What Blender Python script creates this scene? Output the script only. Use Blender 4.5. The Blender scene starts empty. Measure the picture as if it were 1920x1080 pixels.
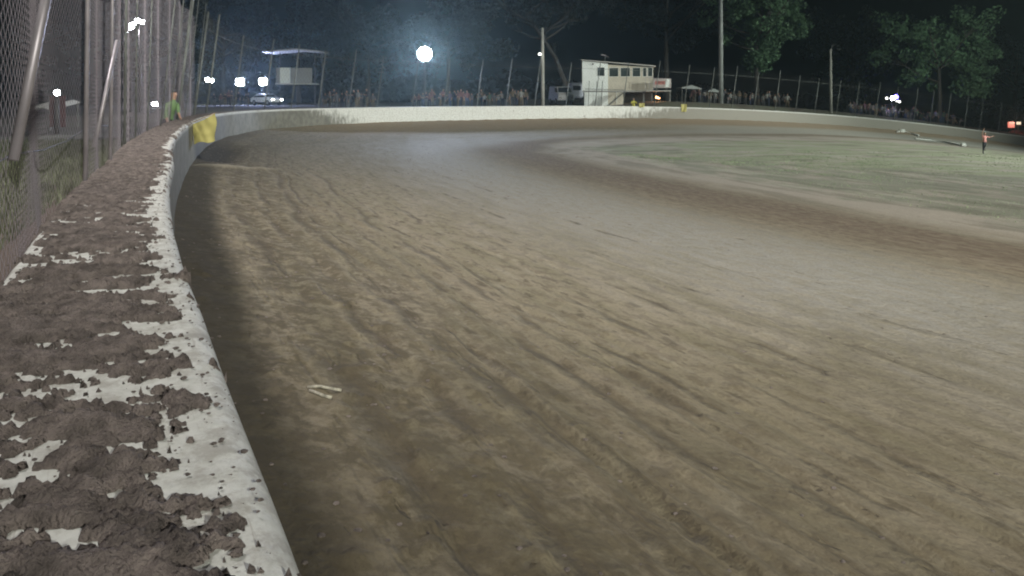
import bpy, bmesh, math, random
import numpy as np
from mathutils import Vector, Matrix, noise as mn
random.seed(7); np.random.seed(7)
C = bpy.context.scene.collection
SC = bpy.context.scene
F, H, ZC = 1250., 185., 1.58          # focal length in pixels of the 1920 px photo, horizon row, eye height

def at(px, py, D):                    # a point seen at that pixel, D metres ahead
    return Vector(((px-960)/F*D, D, ZC-(py-H)/F*D))

# ------------------------------------------------------------------ wall line
CP=[(9,-15),(4.2,-6.8),(0.23,0),(-.44,1.14),(-.90,1.93),(-1.9,3.7),(-3.2,6.3),(-4.6,9.06),(-7.75,16.1),(-10.6,23.5),(-12.1,29),(-12.7,34.5),(-11.5,40),(-6.5,47.6),(5.7,55),(18.2,60.5),(32.6,68),(43.8,73),(58.4,76.5),(75,76),(92,68),(103,52),(104,30)]
def spline(cp, step):
    P=np.array(cp,float);P=np.vstack([2*P[0]-P[1],P,2*P[-1]-P[-2]]);out=[]
    for i in range(1,len(P)-2):
        p0,p1,p2,p3=P[i-1:i+3];a=.5
        t0=0;t1=t0+np.linalg.norm(p1-p0)**a;t2=t1+np.linalg.norm(p2-p1)**a;t3=t2+np.linalg.norm(p3-p2)**a
        n=max(2,int(np.linalg.norm(p2-p1)/step))
        for t in np.linspace(t1,t2,n,endpoint=False):
            A1=(t1-t)/(t1-t0)*p0+(t-t0)/(t1-t0)*p1;A2=(t2-t)/(t2-t1)*p1+(t-t1)/(t2-t1)*p2;A3=(t3-t)/(t3-t2)*p2+(t-t2)/(t3-t2)*p3
            B1=(t2-t)/(t2-t0)*A1+(t-t0)/(t2-t0)*A2;B2=(t3-t)/(t3-t1)*A2+(t-t1)/(t3-t1)*A3
            out.append((t2-t)/(t2-t1)*B1+(t-t1)/(t2-t1)*B2)
    out.append(P[-2]);return np.array(out)
W=spline(CP,.4)
T=np.concatenate([[0],np.cumsum(np.linalg.norm(np.diff(W,axis=0),axis=1))])
TAN=np.gradient(W,T,axis=0); TAN/=np.linalg.norm(TAN,axis=1)[:,None]
def wp(t, s=0.):                      # plan point at arc length t, offset s towards the track
    x=np.interp(t,T,W[:,0]);y=np.interp(t,T,W[:,1]);a=np.interp(t,T,TAN[:,0]);b=np.interp(t,T,TAN[:,1])
    n=np.hypot(a,b);a,b=a/n,b/n
    return x+s*b, y-s*a
def st(x,y):
    best=np.full(x.shape,1e9);S=np.zeros(x.shape);TT=np.zeros(x.shape)
    for i in range(len(W)-1):
        a=W[i];d=W[i+1]-a;L=np.hypot(*d);d=d/L
        u=np.clip((x-a[0])*d[0]+(y-a[1])*d[1],0,L)
        qx=x-a[0]-u*d[0];qy=y-a[1]-u*d[1];r=np.hypot(qx,qy)
        sg=np.sign(d[1]*qx-d[0]*qy);m=r<best
        best=np.where(m,r,best);S=np.where(m,r*sg,S);TT=np.where(m,T[i]+u,TT)
    return S,TT
def zg(x): return -0.0012*np.clip(x-3,0,80)**2
def bank(s): return -1.35*(1-np.exp(-np.clip(s,0,None)/6))
def outer(s,t):                       # earth heaped behind the wall near the camera
    k=np.clip(1-(t-24)/20,0,1)
    def q(a,b,v): v=np.clip((v-a)/(b-a),0,1);return v*v*(3-2*v)
    mound=q(52,62,t)*q(1.,5.,-s)*(.75+.75*q(88,98,t))          # spectator bank behind the far wall
    return np.where(s<-.4, k*.62*np.exp(-np.clip(-s-.5,0,None)/1.1)+mound,0)
_WD=np.diff(W,axis=0);_WL=np.hypot(_WD[:,0],_WD[:,1]);_WU=_WD/_WL[:,None]
def st1(x,y):
    qx=x-W[:-1,0];qy=y-W[:-1,1];u=np.clip(qx*_WU[:,0]+qy*_WU[:,1],0,_WL);qx=qx-u*_WU[:,0];qy=qy-u*_WU[:,1];r=np.hypot(qx,qy);i=int(np.argmin(r))
    return r[i]*np.sign(_WU[i,1]*qx[i]-_WU[i,0]*qy[i]),T[i]+u[i]
def gz(x,y):
    s,t=st1(x,y);return float(zg(np.float64(x))+bank(s)+outer(np.float64(s),np.float64(t)))

# ------------------------------------------------------------------ numpy noise
_R=np.random.rand(65536)
def vn(u,v,seed=0):
    iu=np.floor(u).astype(int);iv=np.floor(v).astype(int);fu=u-iu;fv=v-iv
    fu=fu*fu*(3-2*fu);fv=fv*fv*(3-2*fv)
    h=lambda a,b:_R[((a*73856093)^(b*19349663)^(seed*83492791+12345))&65535]
    return (h(iu,iv)*(1-fu)+h(iu+1,iv)*fu)*(1-fv)+(h(iu,iv+1)*(1-fu)+h(iu+1,iv+1)*fu)*fv
def fbm(u,v,o=4,seed=0):
    r=0;a=.5;n=0
    for k in range(o):
        r=r+a*vn(u*2**k+17.3*k,v*2**k-9.1*k,seed+k);n+=a;a*=.5
    return r/n
def ss(a,b,x):
    k=np.clip((x-a)/(b-a),0,1);return k*k*(3-2*k)

# ------------------------------------------------------------------ materials
def mat(name, col=(.5,.5,.5), rough=.8, metal=0., emit=None, es=0., nscale=None, namp=.25, bump=0., bscale=None, alpha=None, trans=0.):
    m=bpy.data.materials.new(name);m.use_nodes=True;nt=m.node_tree;b=nt.nodes['Principled BSDF']
    b.inputs['Base Color'].default_value=(*col,1);b.inputs['Roughness'].default_value=rough;b.inputs['Metallic'].default_value=metal
    if emit: b.inputs['Emission Color'].default_value=(*emit,1);b.inputs['Emission Strength'].default_value=es
    if trans: b.inputs['Transmission Weight'].default_value=trans
    if nscale:
        tc=nt.nodes.new('ShaderNodeTexCoord');n=nt.nodes.new('ShaderNodeTexNoise');n.inputs['Scale'].default_value=nscale;n.inputs['Detail'].default_value=6
        nt.links.new(tc.outputs['Object'],n.inputs['Vector'])
        r=nt.nodes.new('ShaderNodeValToRGB');r.color_ramp.elements[0].position=.3;r.color_ramp.elements[1].position=.7
        r.color_ramp.elements[0].color=(*[c*(1-namp) for c in col],1);r.color_ramp.elements[1].color=(*[min(1,c*(1+namp)) for c in col],1)
        nt.links.new(n.outputs['Fac'],r.inputs[0]);nt.links.new(r.outputs[0],b.inputs['Base Color'])
        if bump:
            n2=nt.nodes.new('ShaderNodeTexNoise');n2.inputs['Scale'].default_value=bscale or nscale*4;n2.inputs['Detail'].default_value=5
            nt.links.new(tc.outputs['Object'],n2.inputs['Vector'])
            bp=nt.nodes.new('ShaderNodeBump');bp.inputs['Strength'].default_value=bump;bp.inputs['Distance'].default_value=.02
            nt.links.new(n2.outputs['Fac'],bp.inputs['Height']);nt.links.new(bp.outputs[0],b.inputs['Normal'])
    return m
class NT:                             # tiny node helper
    def __init__(s,m): s.t=m.node_tree;s.b=s.t.nodes['Principled BSDF']
    def new(s,k): return s.t.nodes.new(k)
    def attr(s,n): a=s.new('ShaderNodeAttribute');a.attribute_name=n;return a.outputs['Fac']
    def link(s,a,b): s.t.links.new(a,b)
    def val(s,sock,v):
        if isinstance(v,bpy.types.NodeSocket): s.link(v,sock)
        else: sock.default_value=v
    def math(s,op,a,b=0.,c=None,clamp=False):
        n=s.new('ShaderNodeMath');n.operation=op;n.use_clamp=clamp;s.val(n.inputs[0],a);s.val(n.inputs[1],b)
        if c is not None: s.val(n.inputs[2],c)
        return n.outputs[0]
    def vec(s,x,y,z=0.):
        n=s.new('ShaderNodeCombineXYZ');s.val(n.inputs[0],x);s.val(n.inputs[1],y);s.val(n.inputs[2],z);return n.outputs[0]
    def noise(s,v,scale,detail=5,rough=.55):
        n=s.new('ShaderNodeTexNoise');s.link(v,n.inputs['Vector']);n.inputs['Scale'].default_value=scale;n.inputs['Detail'].default_value=detail;n.inputs['Roughness'].default_value=rough;return n.outputs['Fac']
    def step(s,f,a,b):
        n=s.new('ShaderNodeMapRange');n.interpolation_type='SMOOTHSTEP';s.val(n.inputs['Value'],f);n.inputs['From Min'].default_value=a;n.inputs['From Max'].default_value=b;return n.outputs[0]
    def mix(s,f,a,b):
        n=s.new('ShaderNodeMix');n.data_type='RGBA';s.val(n.inputs[0],f);
        for i,v in ((6,a),(7,b)):
            if isinstance(v,bpy.types.NodeSocket): s.link(v,n.inputs[i])
            else: n.inputs[i].default_value=(*v,1)
        return n.outputs[2]

# ------------------------------------------------------------------ object helpers
def tag(o,label=None,cat=None,group=None,kind=None):
    if label:o['label']=label
    if cat:o['category']=cat
    if group:o['group']=group
    if kind:o['kind']=kind
    return o
def empty(name,loc,label,cat,group=None,rz=0.):
    o=bpy.data.objects.new(name,None);C.objects.link(o);o.location=loc;o.rotation_euler=(0,0,rz);return tag(o,label,cat,group)
class MB:
    def __init__(s): s.v=[];s.f=[];s.mi=[]
    def add(s,vs,fs,mi=0):
        k=len(s.v);s.v+= [tuple(v) for v in vs];s.f+=[tuple(i+k for i in f) for f in fs];s.mi+=[mi]*len(fs)
    def box(s,c,d,M=None,mi=0,bev=0.):
        x,y,z=[k/2 for k in d];b=min(bev,x*.9,y*.9,z*.9)
        if b<=0:
            vs=[Vector((i*x,j*y,k*z)) for i in (-1,1) for j in (-1,1) for k in (-1,1)]
            fs=[(0,1,3,2),(4,6,7,5),(0,4,5,1),(2,3,7,6),(0,2,6,4),(1,5,7,3)]
        else:
            bm=bmesh.new();bmesh.ops.create_cube(bm,size=1);bmesh.ops.scale(bm,vec=d,verts=bm.verts)
            bmesh.ops.bevel(bm,geom=list(bm.edges),offset=b,segments=1,affect='EDGES');bm.verts.index_update()
            vs=[v.co.copy() for v in bm.verts];fs=[[v.index for v in f.verts] for f in bm.faces];bm.free()
        if M is not None: vs=[M@v for v in vs]
        s.add([v+Vector(c) for v in vs],fs,mi);return s
    def tube(s,pts,r,n=8,mi=0,cap=True):
        pts=[Vector(p) for p in pts];r=r if isinstance(r,(list,tuple)) else [r]*len(pts);vs=[];fs=[]
        for i,p in enumerate(pts):
            d=(pts[min(i+1,len(pts)-1)]-pts[max(i-1,0)]).normalized();u=d.orthogonal().normalized() if abs(d.z)<.9 else Vector((1,0,0))
            u=(u-d*u.dot(d)).normalized();w=d.cross(u)
            vs+=[p+(u*math.cos(a)+w*math.sin(a))*r[i] for a in [2*math.pi*k/n for k in range(n)]]
        for i in range(len(pts)-1):
            for k in range(n): fs.append((i*n+k,i*n+(k+1)%n,(i+1)*n+(k+1)%n,(i+1)*n+k))
        if cap: fs.append(tuple(range(n))[::-1]);fs.append(tuple((len(pts)-1)*n+k for k in range(n)))
        s.add(vs,fs,mi);return s
    def prism(s,poly,y0,y1,mi=0):      # poly in x,z
        n=len(poly);vs=[(x,y0,z) for x,z in poly]+[(x,y1,z) for x,z in poly]
        s.add(vs,[tuple(range(n)),tuple(range(2*n-1,n-1,-1))]+[(i,i+n,(i+1)%n+n,(i+1)%n) for i in range(n)],mi);return s
    def build(s,name,m,parent=None,smooth=False,loc=None):
        me=bpy.data.meshes.new(name);me.from_pydata(s.v,[],s.f)
        for q in (m if isinstance(m,(list,tuple)) else [m]): me.materials.append(q)
        if len(set(s.mi))>1: me.polygons.foreach_set('material_index',s.mi)
        bm=bmesh.new();bm.from_mesh(me);bmesh.ops.recalc_face_normals(bm,faces=bm.faces);bm.to_mesh(me);bm.free()
        if smooth:
            me.polygons.foreach_set('use_smooth',[True]*len(me.polygons))
        o=bpy.data.objects.new(name,me);C.objects.link(o)
        if parent:o.parent=parent
        if loc is not None:o.location=loc
        return o
def npmesh(name,V,Fc,m,parent=None,smooth=True):
    me=bpy.data.meshes.new(name);V=np.asarray(V,np.float32);Fc=np.asarray(Fc,np.int32);k=Fc.shape[1]
    me.vertices.add(len(V));me.vertices.foreach_set('co',V.ravel())
    me.loops.add(Fc.size);me.loops.foreach_set('vertex_index',Fc.ravel())
    me.polygons.add(len(Fc));me.polygons.foreach_set('loop_start',np.arange(0,Fc.size,k,dtype=np.int32))
    me.update(calc_edges=True)
    if smooth: me.polygons.foreach_set('use_smooth',np.ones(len(Fc),bool))
    me.materials.append(m);o=bpy.data.objects.new(name,me);C.objects.link(o)
    if parent:o.parent=parent
    return o
def fattr(o,name,arr):
    a=o.data.attributes.new(name,'FLOAT','POINT');a.data.foreach_set('value',np.asarray(arr,np.float32))
def copy_tree(o,parent=None):
    c=o.copy();C.objects.link(c);c.parent=parent
    for ch in list(o.children): copy_tree(ch,c)
    return c

# ------------------------------------------------------------------ ground
def axis(lo,hi,c0,c1,d0,g):
    a=list(np.arange(c0,c1,d0));x=c1
    while x<hi: a.append(x);x+=max(d0,g*abs(x) if abs(x)<140 else .25*abs(x))
    a.append(hi);x=c0-d0;b=[]
    while x>lo: b.append(x);x-=max(d0,g*abs(x) if abs(x)<110 else .25*abs(x))
    b.append(lo);return np.array(b[::-1]+a)
gx=axis(-700,700,-2.6,3.4,.036,.0125);gy=axis(-60,900,1.6,6.5,.04,.0115)
gy=np.concatenate([np.array([-60,-30,-15,-8,-4,-2,-.5,.5,1.0,1.3]),gy[gy>=1.6]])
X,Y=np.meshgrid(gx,gy,indexing='ij');x=X.ravel();y=Y.ravel();s,t=st(x,y)
E_T=[0,50,66,76,88,102,116,127,140,190];E_S=[15.2,15.2,13.6,10.2,8.8,7.2,7.6,10.4,12,13]
edge=np.interp(t,E_T,E_S)
z=zg(x)+bank(s)+outer(s,t)
dist=np.hypot(x,y);near=np.clip(1.3-dist/14,0,1)
# long ruts along the racing direction, broken up
def dip(s0,w,dep,seed,th=.45):
    wob=.16*(fbm(t*.35,t*0+seed,3,seed)-.5)*2
    pres=ss(th,th+.15,fbm(t*.55,s*0.2+seed,3,seed+5))
    RM.append(pres*np.exp(-((s-s0-wob)/(w*1.3))**2)*min(1,dep/.025))
    return .95*dep*pres*(-np.exp(-((s-s0-wob)/w)**2)+.55*np.exp(-((s-s0-wob-1.9*w)/(w*.8))**2))
RM=[]
rz=(1-.8*ss(30,44,t))*sum(dip(*a) for a in ((1.8,.03,.016,12,.4),(2.3,.03,.018,13,.4),(2.75,.035,.02,14,.42),(3.5,.04,.02,15,.45),(4.6,.05,.016,16,.45),(6.1,.07,.015,17,.5),(7.4,.06,.012,18,.5),(1.0,.09,.03,1),(1.55,.05,.02,2),(2.05,.055,.035,3,.38),(2.45,.05,.02,4),(3.15,.05,.03,5,.42),(4.1,.06,.018,6,.5),(5.2,.06,.015,7,.5),(1.3,.16,.03,11)))
lipw=1-ss(1.1,2.3,s);hollow_shade=ss(36.2,38,t-.9*s)*(1-ss(42,46,t))*(1-ss(.6,1.3,s))*ss(-.3,0,s);lip=np.exp(-((t-35.2-.95*s)/.16)**2)*(1-ss(1.2,2.6,s))*ss(0,.1,s)
RM=hollow_shade;rz=rz-.16*hollow_shade+.07*lip  # hollow shaped beside the wall for the dark shade there; mask reused for tint
trk=ss(0.05,.3,s)*(1-ss(edge-.5,edge+1,s))
lump=(fbm(t*2.2,s*5,4,20)-.5)*.035*(1-ss(1.2,4.5,s))+(fbm(t*.9,s*2.2,4,30)-.5)*.03
z=z+trk*(rz+lump*1.0)+np.where(trk<.5,(fbm(x*.8,y*.8,4,40)-.5)*.05,0)*np.clip(dist/6,0,1)
clod=ss(.70,.78,fbm(x*9,y*9,2,50))*ss(.48,.6,fbm(t*.5,s*1.1,2,51))*.012*near*trk*(1+1.0*(s<1.5))
z=z+clod
n0,n1=X.shape;idx=np.arange(n0*n1).reshape(n0,n1)
Q=np.stack([idx[:-1,:-1],idx[1:,:-1],idx[1:,1:],idx[:-1,1:]],-1).reshape(-1,4)
sq=s[Q].mean(1);eq=edge[Q].mean(1)
gm=mat('trackside earth',rough=.95);g=NT(gm)
S_,T_,E_=g.attr('s'),g.attr('t'),g.attr('e')
geo=g.new('ShaderNodeNewGeometry').outputs['Position']
stv=g.vec(g.math('MULTIPLY',T_,.22),S_)         # stretched along the lap
stv2=g.vec(g.math('MULTIPLY',T_,.55),S_)
n_str=g.noise(stv,2.2,6,.6);n_str2=g.noise(stv2,6.,5,.6);n_big=g.noise(geo,.35,4);n_fine=g.noise(geo,26,6,.65);n_mid=g.noise(geo,4.2,6,.65)
tan_=(.32,.275,.20);brown=(.120,.090,.058);grey=(.40,.39,.365);darkb=(.165,.118,.088);pale=(.50,.475,.385);green=(.25,.32,.19);olive=(.25,.222,.148)
base=g.mix(g.step(n_str,.32,.68),olive,tan_)
base=g.mix(g.math('MULTIPLY',g.step(n_str2,.48,.60),.45),base,brown)
n_dry=g.noise(g.vec(g.math('MULTIPLY',T_,.35),g.math('ADD',S_,7.)),4.5,6,.6);base=g.mix(g.math('MULTIPLY',g.step(n_dry,.55,.68),.5),base,(.37,.34,.27))
nearT=g.math('SUBTRACT',1.,g.step(T_,44.,60.))
hole=g.math('MULTIPLY',g.step(g.noise(g.vec(g.math('MULTIPLY',T_,1.1),g.math('MULTIPLY',S_,2.6)),1.9,5,.62),.57,.66),g.math('SUBTRACT',1.,g.step(S_,3.,7.)))
base=g.mix(g.math('MULTIPLY',hole,.75),base,(.085,.068,.045))
# muddy, mottled lane under the wall
n_mot=g.noise(geo,11.,6,.7)
lane=g.math('MULTIPLY',g.math('MULTIPLY',nearT,g.math('SUBTRACT',1.,g.step(S_,.9,3.8))),g.math('ADD',.2,g.math('MULTIPLY',g.step(g.math('ADD',g.math('MULTIPLY',n_mid,.5),g.math('MULTIPLY',n_mot,.5)),.43,.56),.8)))
base=g.mix(lane,base,(.118,.098,.062))
toe_shade=g.math('MULTIPLY',nearT,g.math('SUBTRACT',1.,g.step(S_,.25,.8)));base=g.mix(g.math('MULTIPLY',toe_shade,.8),base,(.085,.07,.052))  # foot of the wall darkened: mud plus the wall's shadow painted in
# polished grey line
wS=g.math('ADD',S_,g.math('MULTIPLY',g.math('SUBTRACT',n_str,.5),3.5))
gl=g.math('MULTIPLY',g.step(wS,3.6,8.6),g.math('SUBTRACT',1.,g.step(wS,9.0,12.4)))
gl=g.math('MULTIPLY',gl,g.math('ADD',.55,g.math('MULTIPLY',g.step(n_str2,.35,.6),.45)))
rel=g.math('SUBTRACT',E_,S_)
gl=g.math('MULTIPLY',gl,g.step(rel,1.,3.));base=g.mix(g.math('MULTIPLY',gl,.8),base,grey)
wobS=g.math('ADD',S_,g.math('MULTIPLY',g.math('SUBTRACT',g.noise(g.vec(g.math('MULTIPLY',T_,.3),0.),1.,3,.5),.5),.9))
wobS=g.math('ADD',wobS,g.math('MULTIPLY',g.math('SUBTRACT',g.noise(geo,7.,4,.6),.5),.10))
pr=g.noise(g.vec(g.math('MULTIPLY',T_,.42),g.math('MULTIPLY',S_,1.7)),1.6,4,.6)
rutc=crest=None
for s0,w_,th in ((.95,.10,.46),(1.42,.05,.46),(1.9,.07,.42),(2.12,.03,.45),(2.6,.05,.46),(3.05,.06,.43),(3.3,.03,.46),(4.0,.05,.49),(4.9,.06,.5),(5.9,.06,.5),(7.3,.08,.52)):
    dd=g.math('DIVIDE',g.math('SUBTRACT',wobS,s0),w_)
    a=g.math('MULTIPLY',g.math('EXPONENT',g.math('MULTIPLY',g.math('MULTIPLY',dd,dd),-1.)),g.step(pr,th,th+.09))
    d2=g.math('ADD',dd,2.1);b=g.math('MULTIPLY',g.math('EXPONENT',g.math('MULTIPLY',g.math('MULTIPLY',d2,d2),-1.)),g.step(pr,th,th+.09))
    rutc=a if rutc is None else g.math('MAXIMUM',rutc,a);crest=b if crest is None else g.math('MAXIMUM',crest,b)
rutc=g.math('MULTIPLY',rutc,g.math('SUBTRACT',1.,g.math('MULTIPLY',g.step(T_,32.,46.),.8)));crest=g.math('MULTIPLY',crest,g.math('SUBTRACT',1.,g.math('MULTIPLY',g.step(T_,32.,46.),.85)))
base=g.mix(g.math('MULTIPLY',rutc,.62),base,(.085,.067,.046));base=g.mix(g.math('MULTIPLY',crest,.35),base,(.34,.30,.22))  # moist ruts darkened, crests lightened: relief shading put into the colour
pit=g.math('MULTIPLY',g.step(g.noise(g.vec(g.math('MULTIPLY',T_,1.4),g.math('MULTIPLY',S_,4.2)),1.5,4,.55),.665,.72),nearT)
base=g.mix(g.math('MULTIPLY',pit,.5),base,(.09,.07,.048))
base=g.mix(g.math('MULTIPLY',g.attr('dip'),.85),base,(.035,.030,.027));base=g.mix(g.math('MULTIPLY',g.attr('lip'),.75),base,(.42,.38,.31))  # shade in the hollow painted near black; the lip is pale earth
# loose brown band at the inner edge
wR=g.math('ADD',rel,g.math('MULTIPLY',g.math('SUBTRACT',n_str,.5),2.2))
wF=g.math('MULTIPLY',wR,g.math('ADD',1.,g.math('MULTIPLY',g.step(T_,68.,84.),3.5)))
db=g.math('MULTIPLY',g.step(wF,-.4,1.2),g.math('SUBTRACT',1.,g.step(wF,1.8,4.8)))
db=g.math('MULTIPLY',db,g.math('ADD',.45,g.math('MULTIPLY',g.step(n_str2,.38,.6),.55)))
base=g.mix(g.math('MULTIPLY',db,.82),base,darkb)
farb=g.math('MULTIPLY',g.step(T_,52.,66.),g.math('SUBTRACT',1.,g.step(S_,2.,5.)));base=g.mix(g.math('MULTIPLY',farb,.75),base,(.38,.29,.20));farg=g.math('MULTIPLY',g.step(T_,84.,96.),g.math('MULTIPLY',g.step(S_,1.8,3.2),g.step(rel,.6,1.6)));base=g.mix(g.math('MULTIPLY',farg,.75),base,(.42,.41,.36))
fg_dim=g.math('MULTIPLY',g.math('SUBTRACT',1.,g.step(g.math('ADD',T_,g.math('MULTIPLY',n_str,6.)),21.5,27.5)),.5);base=g.mix(fg_dim,base,(.115,.094,.055))  # near soil darkened in colour to stand in for weaker foreground light
# infield
n_i=g.noise(g.vec(g.math('MULTIPLY',T_,.16),g.math('MULTIPLY',S_,.55)),1.3,6,.62);n_i2=g.noise(geo,.55,6,.6)
gr=g.step(g.math('ADD',g.math('ADD',g.math('MULTIPLY',n_i,.6),g.math('MULTIPLY',n_i2,.4)),g.math('MULTIPLY',g.step(rel,-4.5,-.5),-.22)),.40,.52)
inf=g.mix(g.math('MULTIPLY',gr,.85),(.46,.41,.35),g.mix(g.step(T_,62.,90.),(.27,.285,.215),(.33,.38,.23)))
inf=g.mix(g.math('MULTIPLY',g.step(g.noise(g.vec(g.math('MULTIPLY',T_,.3),g.math('ADD',S_,40.)),.9,6,.65),.52,.66),.75),inf,(.50,.48,.40))
inf=g.mix(g.math('MULTIPLY',g.step(g.noise(g.vec(g.math('MULTIPLY',T_,.25),g.math('ADD',S_,90.)),.8,6,.6),.5,.62),.55),inf,(.19,.18,.135))
base=g.mix(g.step(g.math('ADD',rel,g.math('MULTIPLY',g.math('SUBTRACT',n_str2,.5),1.2)),.5,-.4) if False else g.math('SUBTRACT',1.,g.step(wR,-1.6,1.0)),base,inf)
# ground behind the wall: turned earth then grass
og=g.mix(g.step(n_big,.4,.6),(.12,.125,.085),(.10,.085,.065));og=g.mix(g.step(S_,-2.2,-1.2),og,(.115,.088,.075))
base=g.mix(g.step(S_,-.5,-.4),og,base)
base=g.mix(g.math('MULTIPLY',g.step(n_fine,.42,.7),.34),base,(.07,.055,.04))
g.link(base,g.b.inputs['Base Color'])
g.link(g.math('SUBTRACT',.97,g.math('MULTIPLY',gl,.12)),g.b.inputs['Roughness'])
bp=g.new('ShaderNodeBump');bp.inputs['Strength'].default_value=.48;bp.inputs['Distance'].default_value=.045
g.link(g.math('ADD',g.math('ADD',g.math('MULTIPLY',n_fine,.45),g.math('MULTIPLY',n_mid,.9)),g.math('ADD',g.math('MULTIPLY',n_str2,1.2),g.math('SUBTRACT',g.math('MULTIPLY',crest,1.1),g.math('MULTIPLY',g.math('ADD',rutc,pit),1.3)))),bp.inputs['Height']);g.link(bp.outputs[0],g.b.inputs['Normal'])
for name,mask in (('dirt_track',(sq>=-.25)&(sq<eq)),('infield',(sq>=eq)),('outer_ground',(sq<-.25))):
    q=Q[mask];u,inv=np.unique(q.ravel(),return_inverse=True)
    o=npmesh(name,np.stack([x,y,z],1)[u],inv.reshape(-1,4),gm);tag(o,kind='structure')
    fattr(o,'s',s[u]);fattr(o,'t',t[u]);fattr(o,'e',edge[u]);fattr(o,'dip',RM[u]);fattr(o,'lip',lip[u])

# ------------------------------------------------------------------ concrete wall
WW=.53;TW0,TW1=9.,T[-1]-6
ts=np.concatenate([np.arange(TW0,34,.06),np.arange(34,60,.2),np.arange(60,TW1,.5)])
prof=[(0.012,-.25),(0.006,.3),(0,.90)]+[(-.055+.055*math.cos(a),.945+.055*math.sin(a)) for a in np.linspace(0,math.pi/2,6)]+[(-.2,1.0),(-WW+.02,1.0),(-WW,.98),(-WW,.5),(-WW,-.35)]
V=[];A_t=[];A_h=[];A_s=[]
for tt in ts:
    zb=float(zg(np.array([wp(tt)[0]]))[0])
    for (so,h) in prof:
        wob=(.006*math.sin(tt*2.1)+.008*(mn.noise(Vector((tt*1.3,h*2,0)))))*(1 if h>.2 else .5)
        px_,py_=wp(tt,so+wob);V.append((px_,py_,zb+h));A_t.append(tt);A_h.append(h);A_s.append(so)
n=len(prof);K=np.arange(len(ts)*n).reshape(len(ts),n)
Fq=np.stack([K[:-1,:-1],K[1:,:-1],K[1:,1:],K[:-1,1:]],-1).reshape(-1,4)
wm=mat('painted concrete',rough=.75);w=NT(wm);wt,wh,wss=w.attr('t'),w.attr('h'),w.attr('s')
pos=w.new('ShaderNodeNewGeometry').outputs['Position'];tv=w.vec(w.math('MULTIPLY',wt,.5),wh,wss)
na=w.noise(pos,3.,7,.65);nb=w.noise(w.vec(w.math('MULTIPLY',wt,3.),w.math('MULTIPLY',wh,1.2)),1.5,6,.6);nc=w.noise(pos,22,5,.6)
white=w.mix(w.step(nc,.35,.7),(.80,.81,.78),(.66,.67,.63))
# dried mud thrown on the track face: heavy by the camera and on the right, light round the far bend; shade before the bend is painted in too
heavy=w.math('ADD',w.math('SUBTRACT',1.,w.step(wt,50,68)),w.math('MULTIPLY',w.step(wt,80,104),.78),clamp=True)
face=w.math('SUBTRACT',1.,w.step(wh,.86,.99))
cover=w.math('ADD',w.math('MULTIPLY',heavy,.80),w.math('MULTIPLY',nb,.55))
cover=w.math('ADD',cover,w.math('MULTIPLY',w.math('SUBTRACT',.75,wh),w.math('ADD',.12,w.math('MULTIPLY',heavy,.25))))
cm=w.math('MULTIPLY',w.step(cover,.42,.66),face)
mud_shade=w.mix(w.step(na,.35,.65),(.10,.094,.075),(.175,.168,.138));mud_shade=w.mix(w.math('MULTIPLY',w.math('MULTIPLY',w.step(wt,35.5,38.),w.math('SUBTRACT',1.,w.step(wt,43.,50.))),.8),mud_shade,(.04,.04,.038));mud_shade=w.mix(w.step(wt,74.,100.),mud_shade,(.22,.205,.17))  # near-black stretch paints the shade where the wall turns
col=w.mix(w.math('MULTIPLY',cm,.93),white,mud_shade)
col=w.mix(w.math('MULTIPLY',w.step(w.noise(w.vec(w.math('MULTIPLY',wt,1.),wh),2.6,3,.5),.66,.72),.7),col,(.2,.185,.15))
film=w.step(w.noise(pos,13.,8,.75),.44,.62);col=w.mix(w.math('MULTIPLY',w.math('MULTIPLY',film,w.math('SUBTRACT',1.,cm)),.55),col,(.34,.31,.27))
jt=w.math('ABSOLUTE',w.math('SUBTRACT',w.math('FRACT',w.math('DIVIDE',w.math('ADD',wt,w.math('MULTIPLY',na,.03)),2.42)),.5));col=w.mix(w.math('MULTIPLY',w.step(jt,.003,.0012),.6),col,(.22,.20,.16))
scf=w.step(w.noise(w.vec(w.math('MULTIPLY',wt,2.),w.math('MULTIPLY',wss,30.),w.math('MULTIPLY',wh,30.)),2.2,4,.6),.62,.7);col=w.mix(w.math('MULTIPLY',w.math('MULTIPLY',scf,w.math('SUBTRACT',1.,cm)),.4),col,(.33,.30,.26))
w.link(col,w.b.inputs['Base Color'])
bp=w.new('ShaderNodeBump');bp.inputs['Strength'].default_value=.5;bp.inputs['Distance'].default_value=.01;w.link(w.math('ADD',nc,na),bp.inputs['Height']);w.link(bp.outputs[0],w.b.inputs['Normal'])
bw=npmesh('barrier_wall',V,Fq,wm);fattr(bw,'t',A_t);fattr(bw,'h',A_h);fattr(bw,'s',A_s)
tag(bw,'long curved white concrete barrier with mud piled along its top','wall')

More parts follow.
